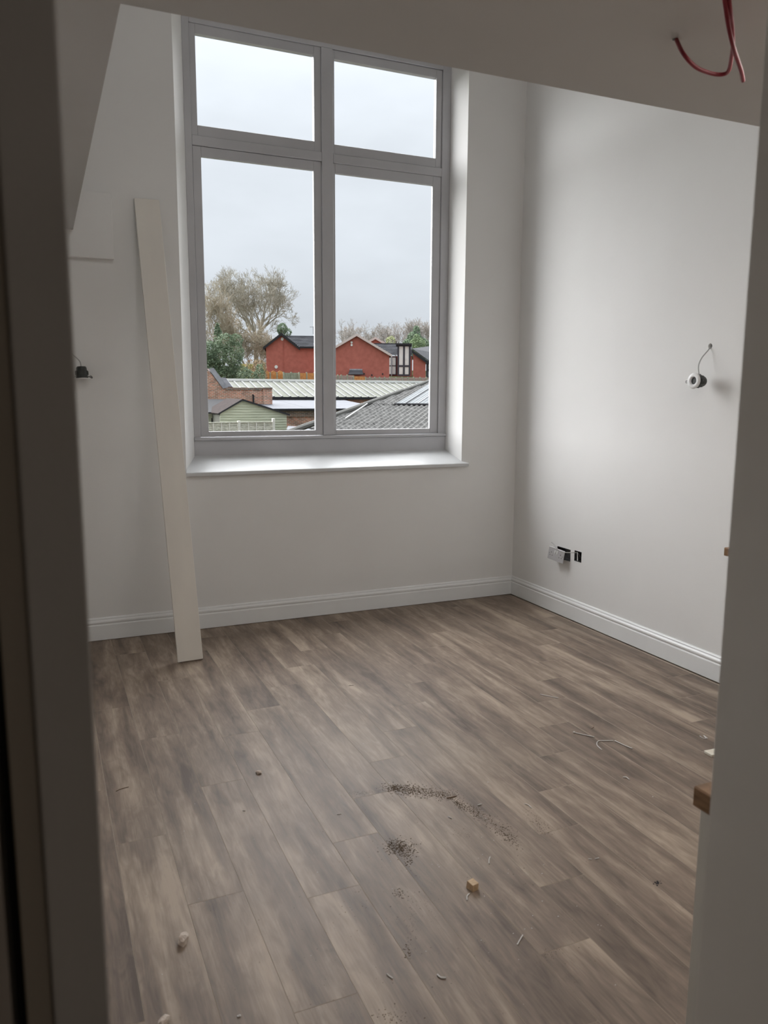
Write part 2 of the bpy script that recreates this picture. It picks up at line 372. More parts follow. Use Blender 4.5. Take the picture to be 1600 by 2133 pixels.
# ---------------------------------------------------------------- downlights
def downlight(label, P, aim, cable, group=None):
    """P = centre of the flange face, aim = direction the lamp faces"""
    t = thing('downlight', label, 'light', P)
    q = Vector(aim).normalized().to_track_quat('Z', 'X').to_matrix().to_4x4(); M = Matrix.Translation(P) @ q
    bm = B(); lathe(bm, [(.0195, -.004), (.0200, -.001), (.023, .0005), (.036, -.001), (.0405, -.004), (.0412, -.0065), (.038, -.007), (.0195, -.0065), (.0195, -.004)], 40, M)
    obj('flange', bm, M_white_pl, t, True)
    bm = B(); lathe(bm, [(0, -.0115), (.013, -.0105), (.0185, -.008), (.0193, -.0035), (.0193, -.014), (0, -.014)], 32, M); obj('lens', bm, M_lens, t, True)
    bm = B()
    lathe(bm, [(0, -.008), (.0335, -.008), (.0335, -.018), (.031, -.019), (.031, -.022), (.0325, -.023), (.0325, -.050), (.029, -.055), (.028, -.067), (.0245, -.074), (0, -.074)], 36, M)
    for k in range(10):                                             # cooling fins
        a = 2*PI*k/10; R = M @ Matrix.Rotation(a, 4, 'Z')
        q4 = [R @ Vector(v) for v in ((.0315, -.0012, -.026), (.036, -.0012, -.028), (.036, -.0012, -.048), (.0315, -.0012, -.052))]
        slab(bm, q4, .0024)
    obj('body', bm, M_black_al, t)
    for s in (PI/2, 3*PI/2):                                               # sprung fixing clips
        bm = B(); R = M @ Matrix.Rotation(s, 4, 'Z')
        pts = [R @ Vector(v) for v in ((.033, .0, -.020), (.043, 0, -.016), (.055, 0, -.009), (.057, 0, -.014), (.045, 0, -.024))]
        tube(bm, pts, .0014, 6); tube(bm, [p + (R.to_3x3() @ Vector((0, .010, 0))) for p in pts], .0014, 6)
        tube(bm, [pts[2], pts[2] + (R.to_3x3() @ Vector((0, .010, 0)))], .0014, 6); obj('spring_clip', bm, M_steel, t)
    bm = B(); tube(bm, smooth_path(cable(M)), .0030, 8); obj('flex', bm, M_grey_flex, t, True)
    return t
downlight('white round downlight dangling by grey flex from a hole in the bright right wall', atx(1444, 793, 3.108), (-1, -.06, .04),
          lambda M: [(3.235, 3.128, 1.7445), (3.213, 3.128, 1.742), atx(1474, 731, 3.197), atx(1463, 744, 3.176), atx(1456.5, 757, 3.160), atx(1455, 768, 3.152), atx(1456.5, 781, 3.145)])
downlight('downlight hanging lens-down by the window wall, half hidden behind left door jamb', Vector((.232, 4.862, 1.570)), (.03, -.10, -1),
          lambda M: [(.170, 4.93, 1.735), (.172, 4.912, 1.733), (.190, 4.87, 1.71), (.222, 4.858, 1.675), M @ Vector((0, 0, -.072))])

# ---------------------------------------------------------------- loose double socket and the two wall boxes
def open_box(name, label, y0, y1, z0, z1):
    bm = B(); x0, x1, w_ = XR+.002, XR+.045, .0015
    box(bm, x0, x1, y0+.001, y0+.001+w_, z0+.001, z1-.001); box(bm, x0, x1, y1-.001-w_, y1-.001, z0+.001, z1-.001)
    box(bm, x0, x1, y0+.001, y1-.001, z0+.001, z0+.001+w_); box(bm, x0, x1, y0+.001, y1-.001, z1-.001-w_, z1-.001)
    box(bm, x1, x1+w_, y0+.001, y1-.001, z0+.001, z1-.001)
    return tag(obj(name, bm, M_steel), label, 'socket box')
open_box('back_box', 'metal box in the wall behind the loose double socket', 4.222, 4.372, .386, .468)
open_box('back_box', 'empty single metal box in the wall right of the loose double socket', 4.105, 4.182, .402, .474)
# faceplate: tilted, hanging in front of its box
PC = Vector((3.172, 4.318, .420)); t = thing('double_socket', 'white double socket faceplate hanging loose from the right wall on its wires', 'socket', PC)
ey = Vector((-.16, 1, .10)).normalized(); ez = Vector((.10, -.08, 1)); ez = (ez - ey*ez.dot(ey)).normalized(); ex = ey.cross(ez)   # ex points away from the wall (-x) after sign fix
if ex.x > 0: ex = -ex
Ms = Matrix((ex, ey, ez)).transposed().to_4x4(); Ms.translation = PC
def sbox(name, x0, x1, y0, y1, z0, z1, m, bev=0):
    bm = B(); box(bm, x0, x1, y0, y1, z0, z1, bev); bm.transform(Ms); return obj(name, bm, m, t)
sbox('faceplate', 0, .007, -.073, .073, -.043, .043, M_socket, .0015)
sbox('rear_housing', -.024, 0, -.058, .058, -.024, .024, M_black, .002)
for s in (-1, 1):
    sbox('rocker_switch', .007, .0105, s*.009-.0065, s*.009+.0065, .006, .027, M_white_pl, .001)
    for (dy, dz, hy, hz) in ((0, .008, .002, .004), (-.011, -.012, .0035, .0018), (.011, -.012, .0035, .0018)):
        sbox('pin_slot', .0069, .0073, s*.043+dy-hy, s*.043+dy+hy, dz-hz, dz+hz, M_black)
    sbox('fixing_screw', .007, .0078, s*.060-.0025, s*.060+.0025, -.0025, .0025, M_steel, .0005)
bm = B(); tube(bm, smooth_path([(3.25, 4.165, .43), (3.225, 4.155, .458), (3.195, 4.16, .463), (3.16, 4.22, .455), (3.15, 4.27, .464), (3.152, 4.32, .49), (3.150, 4.352, .503)]), .0028, 8)
tag(obj('wall_cable', bm, M_grey_flex, None, True), 'grey twin cable from the empty single box looping over the double socket', 'cable')
bm = B(); slab(bm, [(3.222, 4.148, .408), (3.222, 4.158, .408), (3.214, 4.150, .466), (3.214, 4.144, .466)], .001)
tag(obj('earth_wire', bm, M_white_pl), 'short pale flat wire end standing in the empty single box', 'cable')

# ---------------------------------------------------------------- red cables from the ceiling
def pathpx(l): return smooth_path([atz(x, y, z) for x, y, z in l])
zc = 2.40
bm = B(); tube(bm, pathpx([(1409, 80, 2.41), (1411, 87, 2.385), (1425, 114, 2.33), (1450, 140, 2.31), (1482, 153, 2.31), (1505, 155, 2.31), (1518, 147, 2.31), (1524, 118, 2.315), (1527, 88, 2.32), (1525, 50, 2.335), (1520, 10, 2.35), (1512, -60, 2.41)]), .0050, 10)
tag(obj('red_cable', bm, M_red, None, True), 'red cable looping down out of a small hole in the ceiling', 'cable')
bm = B(); tube(bm, pathpx([(1502, -70, 2.41), (1511, 10, 2.35), (1517, 50, 2.315), (1525, 88, 2.285), (1534, 118, 2.275), (1544, 148, 2.265), (1548, 168, 2.26)]), .0050, 10)
tag(obj('red_cable', bm, M_red, None, True), 'straight red cable with a cut end hanging down in front of the loop', 'cable')
bm = B(); p = atz(1406, 82, 2.3995); lathe(bm, [(0, 0), (.006, 0), (.0062, -.0008), (0, -.0008)], 16, Matrix.Translation(p))
h = obj('cable_hole', bm, M_black); tag(h, 'small dark hole in the ceiling where the red loop comes out', 'hole')

# ---------------------------------------------------------------- worktops and units
t = thing('base_unit', 'white cabinet with oak worktop just inside the doorway on the right', 'cabinet', (1.8, .9, 0))
bm = B(); box(bm, 1.138, 2.45, .752, 1.077, .698, .740, .003); obj('worktop', bm, M_oak, t)
bm = B(); box(bm, 1.150, 1.182, .752, 1.066, 0, .698, .001); obj('end_panel', bm, M_unit, t)
bm = B(); box(bm, 1.182, 2.43, .752, 1.046, .10, .698, .001); obj('carcass', bm, M_unit, t)
for k in range(2):
    bm = B(); box(bm, 1.185+k*.622, 1.185+k*.622+.618, 1.046, 1.064, .104, .694, .001); d_ = obj('door', bm, M_unit, t)
t = thing('base_unit', 'white cabinet with oak worktop along the far end of the right wall', 'cabinet', (2.9, 1.6, 0))
bm = B(); box(bm, 2.596, XR-.001, 1.10, 2.38, .835, .870, .003); obj('worktop', bm, M_oak, t)
bm = B(); box(bm, 2.64, XR-.02, 1.10, 2.345, 0, .835, .001); obj('carcass', bm, M_unit, t)
for k in range(2):
    bm = B(); box(bm, 2.622, 2.64, 1.105+k*.62, 1.105+k*.62+.616, .12, .83, .001); obj('door', bm, M_unit, t)

# ---------------------------------------------------------------- debris on the floor
def rock(name, label, cat, px, py, size, m, seed, flat=.6):
    rnd = random.Random(seed); bm = B(); bmesh.ops.create_icosphere(bm, subdivisions=2, radius=.5)
    for v in bm.verts:
        v.co *= rnd.uniform(.72, 1.22); v.co.x *= size[0]; v.co.y *= size[1]; v.co.z *= size[2]
        if v.co.z < -size[2]*.28: v.co.z = -size[2]*.28
    zm = min(v.co.z for v in bm.verts); p = atz(px, py, size[2]*.3); bm.transform(Matrix.Translation((p.x, p.y, -zm+.0002)) @ Matrix.Rotation(seed, 4, 'Z'))
    return tag(obj(name, bm, m), label, cat)
rock('plaster_lump', 'pale pink plaster lump on the floor toward the left jamb', 'rubble', 381, 1957, (.046, .028, .030), M_plaster, 1)
rock('plaster_lump', 'pale plaster lump cut by the bottom edge of the photo', 'rubble', 342, 2129, (.040, .022, .026), M_plaster, 4)
rock('plaster_lump', 'flat cream plaster chip on the floor in front of the leaning board', 'rubble', 539, 1609, (.028, .023, .014), M_plaster, 2)
rock('plaster_lump', 'tiny white plaster crumb near the bottom edge of the photo', 'rubble', 498, 2116, (.009, .006, .005), M_strand, 3)
bm = B(); box(bm, -.0125, .0125, -.015, .015, 0, .022, .001)
for v in bm.verts:
    if v.co.z > .01 and v.co.y > 0: v.co.x += .004
p = atz(984, 1846, .008); bm.transform(Matrix.Translation((p.x, p.y, 0)) @ Matrix.Rotation(.25, 4, 'Z'))
tag(obj('wood_offcut', bm, M_pine), 'small square pine offcut block standing on the floor in mid room', 'wood offcut')
bm = B(); q0 = atz(1471, 1568, .006); bm2 = None
box(bm, 0, .09, -.045, 0.0, .0003, .011, .001); bm.transform(Matrix.Translation((q0.x, q0.y+.012, 0)) @ Matrix.Rotation(-.05, 4, 'Z'))
tag(obj('wood_offcut', bm, M_pale), 'flat cream wood offcut on the floor beside the right door jamb', 'wood offcut')
def strand(label, pts, r=.0016, m=M_strand, name='cable_offcut', head=None):
    P = [atz(x, y, r*1.0+.0003) for x, y in pts]; bm = B(); tube(bm, smooth_path(P, 6) if len(P) > 2 else P, r, 6)
    if head:
        p = P[0]; bmesh.ops.create_icosphere(bm, subdivisions=1, radius=head, matrix=Matrix.Translation((p.x, p.y, head*.8)))
    return tag(obj(name, bm, m, None, True), label, 'offcut')
strand('straight white cable offcut with a knobbed left end', [(1196, 1526), (1215, 1530), (1238, 1535)], .0024, head=.0052)
strand('curved white sheath offcut shaped like a hook', [(1254, 1562), (1244, 1552), (1246, 1544), (1258, 1543), (1278, 1543)], .0019)
strand('straight white sheath offcut at the open end of the hook', [(1281, 1543), (1300, 1552), (1317, 1559)], .0024)
strand('thin white strand lying furthest back toward the right skirting', [(1125, 1446), (1143, 1450), (1163, 1454)], .0020)
strand('small bent pale offcut between the hook and near cabinet', [(1298, 1619), (1305, 1619), (1311, 1624)], .0022)
strand('small curled white offcut beside the right jamb, behind cream wood', [(1458, 1533), (1464, 1537), (1471, 1538), (1466, 1532), (1474, 1538)], .0015)
strand('tiny dark hooked strand behind the knobbed offcut', [(1236, 1509), (1237, 1514), (1232, 1518)], .0012, M_darkstrand)
strand('dark brown strand lying on the sawdust trail', [(931, 1662), (942, 1660), (950, 1658)], .0019, M_darkstrand)
strand('short white strand right of the sawdust trail', [(1093, 1674), (1101, 1677), (1107, 1683)], .0017)
strand('upright-looking thin white strand right of the pine block, further back', [(1019, 1799), (1019, 1790), (1021, 1785)], .0016)
strand('curled white strand in front of the pine block', [(978, 1861), (973, 1867), (973, 1875)], .0017)
strand('white strand with knobbed end toward the lower right', [(1078, 1967), (1083, 1958), (1089, 1948)], .0016, head=.0026)
strand('thick crooked white strand near the bottom centre', [(911, 2030), (918, 2036), (929, 2037)], .0021)
strand('short straight white strand left of the crooked one', [(806, 2029), (812, 2034), (818, 2038)], .0017)
strand('brown curved splinter on the floor near the left jamb', [(242, 1648), (250, 1644), (268, 1639)], .0014, M_darkstrand)
strand('faint thin white strand in front of the window', [(726, 1428), (737, 1427)], .0011)
strand('small white strand left of the sawdust, below the window', [(505, 1688), (511, 1689)], .0012)
strand('tiny white strand below the left tail of the sawdust trail', [(702, 1696), (711, 1695)], .0012)
strand('small white strand below the middle of the sawdust trail', [(934, 1701), (941, 1705)], .0015)
strand('pale stub just right of the sawdust trail', [(995, 1677), (1003, 1675)], .0020)
strand('left one of two tiny strands ahead of the near cabinet', [(1226, 1789), (1233, 1790)], .0013)
strand('right one of two tiny strands ahead of the near cabinet', [(1240, 1789), (1248, 1787)], .0013)
def grains(bm, rnd, cx, cy, sx, sy, n, lo, hi, ang=0):
    for _ in range(int(n*(1.5 if n > 80 else 1))):
        a, b_ = rnd.gauss(0, sx), rnd.gauss(0, sy); x, y = cx+a*math.cos(ang)-b_*math.sin(ang), cy+a*math.sin(ang)+b_*math.cos(ang)
        p = atz(x, y, .001); s = rnd.uniform(lo, hi); th_ = rnd.uniform(0, PI)
        k = rnd.randint(4, 6); h = s*rnd.uniform(.2, .5)
        base = [bm.verts.new((p.x+s*rnd.uniform(.6, 1.2)*math.cos(th_+2*PI*i/k), p.y+s*rnd.uniform(.35, 1.)*math.sin(th_+2*PI*i/k), .0002)) for i in range(k)]
        top = bm.verts.new((p.x, p.y, .0004+h))
        for i in range(k): bm.faces.new((base[i], base[(i+1) % k], top))
rnd = random.Random(5)
bm = B()
for (x, y, sx, sy, n, lo, hi, an) in ((755, 1652, 22, 3, 90, .0006, .0016, -.1), (822, 1642, 10, 4, 160, .0012, .0034, 0), (855, 1645, 20, 6, 260, .0012, .0035, .1), (895, 1652, 22, 5, 190, .001, .003, .2), (930, 1655, 14, 5, 120, .001, .003, 0),
        (958, 1675, 10, 4, 90, .001, .0034, .5), (990, 1690, 16, 6, 110, .001, .0032, .5), (1020, 1712, 14, 8, 60, .0008, .0026, .6), (1052, 1735, 14, 8, 90, .001, .0034, .7), (1070, 1757, 10, 6, 45, .0008, .0026, .7)):
    grains(bm, rnd, x, y, sx, sy, n, lo, hi, an)
tag(obj('sawdust_trail', bm, M_saw), 'dark crumbly sawdust trail curving across the middle of the floor', 'sawdust', kind='stuff')
bm = B()
for (x, y, sx, sy, n, lo, hi, an) in ((832, 1764, 16, 8, 230, .0012, .0038, .1), (845, 1778, 12, 6, 60, .001, .003, 0), (852, 1797, 6, 7, 24, .0015, .0045, 0)):
    grains(bm, rnd, x, y, sx, sy, n, lo, hi, an)
tag(obj('sawdust_patch', bm, M_saw), 'triangular patch of dark sawdust left of the pine block', 'sawdust', kind='stuff')
bm = B()
for (x, y, sx, sy, n, lo, hi, an) in ((1130, 1722, 15, 6, 70, .0008, .0026, .6), (1110, 1700, 12, 10, 40, .0006, .002, .4)):
    grains(bm, rnd, x, y, sx, sy, n, lo, hi, an)
tag(obj('sawdust_patch', bm, M_saw), 'thin scattering of sawdust right of the curved trail', 'sawdust', kind='stuff')
bm = B()
for (x, y, sx, sy, n, lo, hi, an) in ((835, 1860, 8, 5, 40, .001, .003, .3), (848, 1985, 4, 10, 26, .001, .003, 0), (815, 2118, 22, 9, 60, .0008, .0026, 0), (890, 1880, 20, 26, 40, .0006, .0016, .5), (856, 1930, 6, 30, 50, .0006, .0018, .1), (1148, 1985, 14, 8, 36, .0006, .002, -.5), (962, 1738, 16, 5, 40, .0006, .0018, .2),
        (1320, 1800, 22, 10, 46, .0006, .0018, .4), (660, 1775, 24, 4, 12, .0006, .0016, -.2), (950, 1900, 200, 110, 130, .0008, .0022, 0), (700, 1980, 130, 90, 40, .0008, .0020, 0)):
    grains(bm, rnd, x, y, sx, sy, n, lo, hi, an)
tag(obj('floor_grit', bm, M_saw), 'dark grit scattered loosely over the front of the floor', 'grit', kind='stuff')
bm = B(); grains(bm, rnd, 1000, 1800, 190, 130, 55, .0010, .0024); grains(bm, rnd, 480, 1750, 150, 150, 20, .0010, .0020)
tag(obj('plaster_crumbs', bm, M_strand), 'tiny white plaster crumbs scattered over the floor', 'crumbs', kind='stuff')
bm = B(); grains(bm, rnd, 1368, 1838, 3.4, 2.4, 26, .0018, .0042)
tag(obj('dark_fluff', bm, M_soot), 'small black clump of fluff on the floor before the near cabinet', 'fluff', kind='stuff')
#EXTERIOR

# ================================================================ outside
M_grass = mat('rough_ground', (.040, .050, .022), 1.0, (.065, .060, .035), .6, spec=0.0)
M_brickred = mat('red_brickwork', (.44, .135, .10), .85, (.37, .11, .08), 2.2, coords='Object')
M_slate = mat('dark_roof_tile', (.075, .076, .082), .95, (.052, .053, .058), 1, spec=.05)
M_render = mat('white_render_panel', (.78, .78, .74), .8, (.70, .70, .66), 3)
M_timber = mat('black_stained_timber', (.045, .045, .055), .7)
M_verge = mat('pale_bargeboard', (.60, .50, .46), .7)
M_gutter = mat('dark_bargeboard', (.035, .035, .037), .85, spec=.1)
M_oldbrick = mat('old_brick', (.36, .15, .085), .9, (.22, .11, .07), 1.3, contrast=(.4, .6))
M_oldbrick2 = mat('old_brick_sooty', (.20, .12, .085), .9, (.09, .075, .06), 2)
M_stone = mat('stone_coping', (.36, .36, .38), .8, (.26, .26, .28), 4)
M_felt = mat('brown_roof_felt', (.050, .039, .037), .95, (.038, .030, .028), 5, spec=.05)
M_shed = mat('sage_green_boards', (.46, .48, .37), .85, (.36, .38, .285), 6, stretch=(.3, 1, 3))
M_concrete = mat('concrete_post', (.72, .70, .63), .9, (.60, .58, .52), 9)
M_oldfence = mat('weathered_fence', (.68, .67, .58), .9, (.36, .35, .29), 9, stretch=(1, 1, 4))
M_tin = mat('pale_mossy_sheet', (.15, .152, .125), .85, (.105, .11, .08), 1.1, contrast=(.4, .62))
M_tinrib = mat('pale_lapped_edge', (.20, .20, .19), .85)
M_clear = mat('pale_plastic_sheet', (.13, .142, .147), .85, (.095, .105, .11), 2)
M_flat = mat('wet_felt_roof', (.090, .096, .112), .8, (.062, .067, .082), 1, stretch=(.3, 2, 1))
M_asb = mat('grey_asbestos_sheet', (.14, .137, .13), .95, (.062, .060, .057), 6, contrast=(.4, .6), spec=.1)
M_orange = mat('new_orange_fence', (.66, .30, .10), .8, (.50, .21, .07), 5)
M_pinkf = mat('pinkish_fence', (.46, .34, .29), .85, (.36, .27, .23), 5)
M_greyf = mat('grey_green_fence', (.36, .36, .27), .85, (.26, .27, .20), 5)
M_yellowf = mat('yellow_green_fence', (.50, .45, .17), .85, (.42, .37, .15), 5)  # yellow-green is the fence's own colour
M_twig = mat('pale_bare_twigs', (.36, .335, .275), .95, (.27, .25, .20), .6)
M_twig2 = mat('brown_bare_twigs', (.44, .385, .30), .95, (.30, .27, .20), .6)
M_twig3 = mat('grey_bare_twigs', (.34, .31, .28), .95)
M_leaf = mat('dark_evergreen_leaf', (.085, .13, .07), .8, (.16, .21, .115), 1.2)
M_leaf2 = mat('conifer_green', (.12, .18, .11), .85, (.17, .23, .13), 1.0)
M_leaf3 = mat('rusty_shrub_leaf', (.30, .17, .09), .85, (.16, .14, .07), 1.5)

def brickify(m, ca, cb, mortar, msize=.018):
    t = m.node_tree; b = t.nodes['Principled BSDF']
    geo = t.nodes.new('ShaderNodeNewGeometry'); sp = t.nodes.new('ShaderNodeSeparateXYZ'); t.links.new(geo.outputs['Position'], sp.inputs[0])
    ad = t.nodes.new('ShaderNodeMath'); ad.operation = 'ADD'; t.links.new(sp.outputs['X'], ad.inputs[0]); t.links.new(sp.outputs['Y'], ad.inputs[1])
    cx = t.nodes.new('ShaderNodeCombineXYZ'); t.links.new(ad.outputs[0], cx.inputs[0]); t.links.new(sp.outputs['Z'], cx.inputs[1])
    bt = t.nodes.new('ShaderNodeTexBrick'); t.links.new(cx.outputs[0], bt.inputs['Vector'])
    bt.inputs['Scale'].default_value = 1; bt.inputs['Brick Width'].default_value = .225; bt.inputs['Row Height'].default_value = .075; bt.inputs['Mortar Size'].default_value = msize; bt.inputs['Bias'].default_value = 0
    bt.inputs['Color1'].default_value = (*ca, 1); bt.inputs['Color2'].default_value = (*cb, 1); bt.inputs['Mortar'].default_value = (*mortar, 1)
    n = t.nodes.new('ShaderNodeTexNoise'); n.inputs['Scale'].default_value = 1.7; n.inputs['Detail'].default_value = 8; n.inputs['Roughness'].default_value = .7; t.links.new(geo.outputs['Position'], n.inputs['Vector'])
    mr_ = t.nodes.new('ShaderNodeMapRange'); mr_.inputs[1].default_value = .3; mr_.inputs[2].default_value = .7; mr_.inputs[3].default_value = .55; mr_.inputs[4].default_value = 1.45; t.links.new(n.outputs['Fac'], mr_.inputs[0])
    mm = t.nodes.new('ShaderNodeVectorMath'); mm.operation = 'SCALE'; t.links.new(bt.outputs['Color'], mm.inputs[0]); t.links.new(mr_.outputs[0], mm.inputs['Scale']); t.links.new(mm.outputs[0], b.inputs['Base Color'])
brickify(M_oldbrick, (.55, .20, .12), (.26, .13, .09), (.48, .42, .34), .014)
brickify(M_oldbrick2, (.27, .15, .10), (.11, .085, .07), (.28, .26, .22), .014)
# ground rising away from the building
GZ = [(5.32, -3.2), (25, -2.4), (34, -1.6), (42, -1.2), (50, -.4), (58, .3), (68, 2.2), (80, 3.1), (100, 4.2), (140, 6.0), (220, 7.0)]
def gz(y):
    for (a, za), (b_, zb) in zip(GZ, GZ[1:]):
        if y <= b_: return za + (zb-za)*max(0, (y-a))/(b_-a)
    return GZ[-1][1]
bm = B(); rows = []
for y, z in GZ: rows.append([bm.verts.new((x, y, z - .0)) for x in (-140, -40, 0, 20, 40, 90, 220)])
for a, b_ in zip(rows, rows[1:]):
    for k in range(6): bm.faces.new((a[k], a[k+1], b_[k+1], b_[k]))
gr = struct('ground', bm, M_grass)
# the building's own lower wall below the room
bm = B(); box(bm, -6, -.8, 4.95, 5.32, -3.2, 5.2); box(bm, 3.4, 9, 4.95, 5.32, -3.2, 5.2); box(bm, -.8, 3.4, 4.95, 5.32, -3.2, -.21); struct('wall_outside', bm, M_oldbrick)

def poly(name, pts, thick, m, parent, nrm=None):
    bm = B(); slab(bm, pts, thick, nrm); return obj(name, bm, m, parent)
def P(px, py, Y): return at(px, py, Y)
def face_us(t):
    """the house stands turned towards the room: its sides run away along the line of sight"""
    a = math.atan2(t.location.x, t.location.y); t.scale = (math.cos(a)*.985, 1, 1); t.rotation_euler.z = -a
def bx(name, x0, x1, y0, y1, z0, z1, m, parent, bev=0):
    bm = B(); box(bm, x0, x1, y0, y1, z0, z1, bev); return obj(name, bm, m, parent)

# ---- red house A: gabled wing with the main roof running right
Y = 90.0
t = thing('brick_house', 'red brick house with dark tiled roof behind the left lower pane', 'house', (P(600, 780, Y).x, Y, gz(Y)))
xa, xb = P(553, 722, Y).x, P(621, 724, Y).x; xm = P(586, 697, Y).x; xe = P(678, 722, Y).x
ze = P(590, 723, Y).z; zr = P(586, 697, Y).z
bm = B(); prism(bm, [(xa, gz(Y)-1), (xe, gz(Y)-1), (xe, ze), (xb, ze), (xm, zr), (xa, ze)], Y, Y+8, 'y'); obj('brick_wall', bm, M_brickred, t)
for s, x_ in ((-1, xa-.35), (1, xb+.25)):
    zz = ze - .25; bm = B(); slab(bm, [(xm, Y-.35, zr+.22), (x_, Y-.35, zz+.22), (x_, Y+8, zz+.22), (xm, Y+8, zr+.22)], .16, Vector((s*.55, 0, .83))); obj('wing_roof', bm, M_slate, t)
    bm = B(); prism(bm, [(xm, zr+.20), (x_, zz+.20), (x_, zz-.12), (xm, zr-.12)], Y-.42, Y-.34, 'y'); obj('bargeboard', bm, M_gutter, t)
nrow = 9
for k in range(nrow):                                               # tile courses of the main roof
    f0, f1 = k/nrow, (k+1)/nrow
    y0, y1 = Y-.3 + 4.0*f0, Y-.3+4.0*f1; z0, z1 = ze-.05+(zr-ze+.05)*f0, ze-.05+(zr-ze+.05)*f1
    xl0, xl1 = xb+.2-(xb-xm)*f0*.92, xb+.2-(xb-xm)*f1*.92
    bm = B(); slab(bm, [(xl0, y0, z0+.16), (xe, y0, z0+.16), (xe, y1+.08, z1+.12), (xl1, y1+.08, z1+.12)], .05, Vector((0, -.5, .86))); obj('tile_course', bm, M_slate, t)
bx('gutter', xb+.1, xe, Y-.45, Y-.3, ze-.12, ze+.06, M_gutter, t)
bx('ridge_tile', xm+.2, xe, Y+3.5, Y+3.9, zr-.02, zr+.16, M_slate, t)
bm = B(); lathe(bm, [(0, 0), (.18, 0), (.18, .05), (0, .05)], 12, Matrix.Translation(P(588, 706, Y-.02)) @ Matrix.Rotation(PI/2, 4, 'X')); obj('flood_light', bm, M_render, t)
bm = B(); p = P(575, 764, Y-.02); lathe(bm, [(0, 0), (.2, 0), (.2, .06), (0, .06)], 12, Matrix.Translation(p) @ Matrix.Rotation(PI/2, 4, 'X')); obj('wall_vent', bm, M_render, t)
bm = B(); p = P(590, 700, Y-.02); tube(bm, [P(590.5, 706, Y-.03), P(590.5, 782, Y-.03)], .05, 6); obj('downpipe', bm, M_brickred, t)
bm = B(); a_ = P(635, 697, Y+3.7); tube(bm, [a_, a_+Vector((0, 0, .9))], .03, 5)
tube(bm, [a_+Vector((-.45, 0, .85)), a_+Vector((.1, 0, .88))], .02, 5)
for k in range(4): tube(bm, [a_+Vector((-.42+.14*k, -.12, .86)), a_+Vector((-.42+.14*k, .12, .86))], .012, 4)
obj('aerial', bm, M_gutter, t)

face_us(t)
# ---- red house B with the canopy
Y = 78.5
t = thing('brick_house', 'large red brick gable end with pale bargeboards seen through the right pane', 'house', (P(743, 780, Y).x, Y, gz(Y)))
xm = P(743, 699, Y).x; zr = P(743, 700, Y).z; xb = P(811, 741, Y).x; ze = P(811, 741, Y).z; xa = xm-(xb-xm)
bm = B(); prism(bm, [(xa, gz(Y)-1), (xb, gz(Y)-1), (xb, ze), (xm, zr), (xa, ze)], Y, Y+6, 'y'); obj('brick_wall', bm, M_brickred, t)
for s, x_ in ((-1, xa-.3), (1, xb+.3)):
    zz = ze - .2; bm = B(); slab(bm, [(xm, Y-.25, zr+.22), (x_, Y-.25, zz+.22), (x_, Y+6, zz+.22), (xm, Y+6, zr+.22)], .14, Vector((s*.5, 0, .85))); obj('roof_slope', bm, M_slate, t)
    bm = B(); prism(bm, [(xm, zr+.24), (x_, zz+.24), (x_, zz-.02), (xm, zr-.02)], Y-.34, Y-.25, 'y'); obj('bargeboard', bm, M_verge, t)
for py in (713, 718.5):
    bm = B(); lathe(bm, [(0, 0), (.12, 0), (.12, .08), (0, .08)], 12, Matrix.Translation(P(732.5, py, Y-.02)) @ Matrix.Rotation(PI/2, 4, 'X')); obj('alarm_box', bm, M_render, t)
p0, p1 = P(728, 771, Y), P(755, 771, Y)
bm = B(); slab(bm, [(p0.x-.15, Y-1.0, P(728, 780, Y).z), (p1.x+.1, Y-1.0, P(755, 780, Y).z), (p1.x, Y, p1.z), (p0.x, Y, p0.z)], .08, Vector((0, -.6, .8))); obj('porch_canopy', bm, M_slate, t)
bx('canopy_flashing', p0.x, p1.x, Y-.06, Y-.001, p0.z, p0.z+.14, M_stone, t)
for px, py in ((759, 779), (775, 781.5), (797.5, 779.5)):
    q_ = P(px, py, Y-.03); bx('vent', q_.x-.08, q_.x+.08, Y-.05, Y-.001, q_.z-.08, q_.z+.08, M_black, t)

face_us(t)
# ---- house C: tiled roof with the black and white timbered bay
Y = 90.0
t = thing('timbered_house', 'house with black and white timber panels right of the brick gable end', 'house', (P(835, 780, Y).x, Y, gz(Y)))
x0, x1 = P(775, 740, Y).x, P(859, 740, Y).x; ze = P(820, 741.5, Y).z; zr = P(820, 718, Y+4).z
bx('brick_wall', x0, x1, Y, Y+8, gz(Y)-1, ze, M_brickred, t)
for k in range(8):
    f0, f1 = k/8, (k+1)/8; y0, y1 = Y-.3+4.3*f0, Y-.3+4.3*f1; z0, z1 = ze+(zr-ze)*f0, ze+(zr-ze)*f1
    bm = B(); slab(bm, [(x0, y0, z0+.16), (x1, y0, z0+.16), (x1, y1+.08, z1+.12), (x0, y1+.08, z1+.12)], .05, Vector((0, -.5, .86))); obj('tile_course', bm, M_slate, t)
bx('ridge_tile', x0, x1, Y+3.8, Y+4.2, zr, zr+.18, M_slate, t)
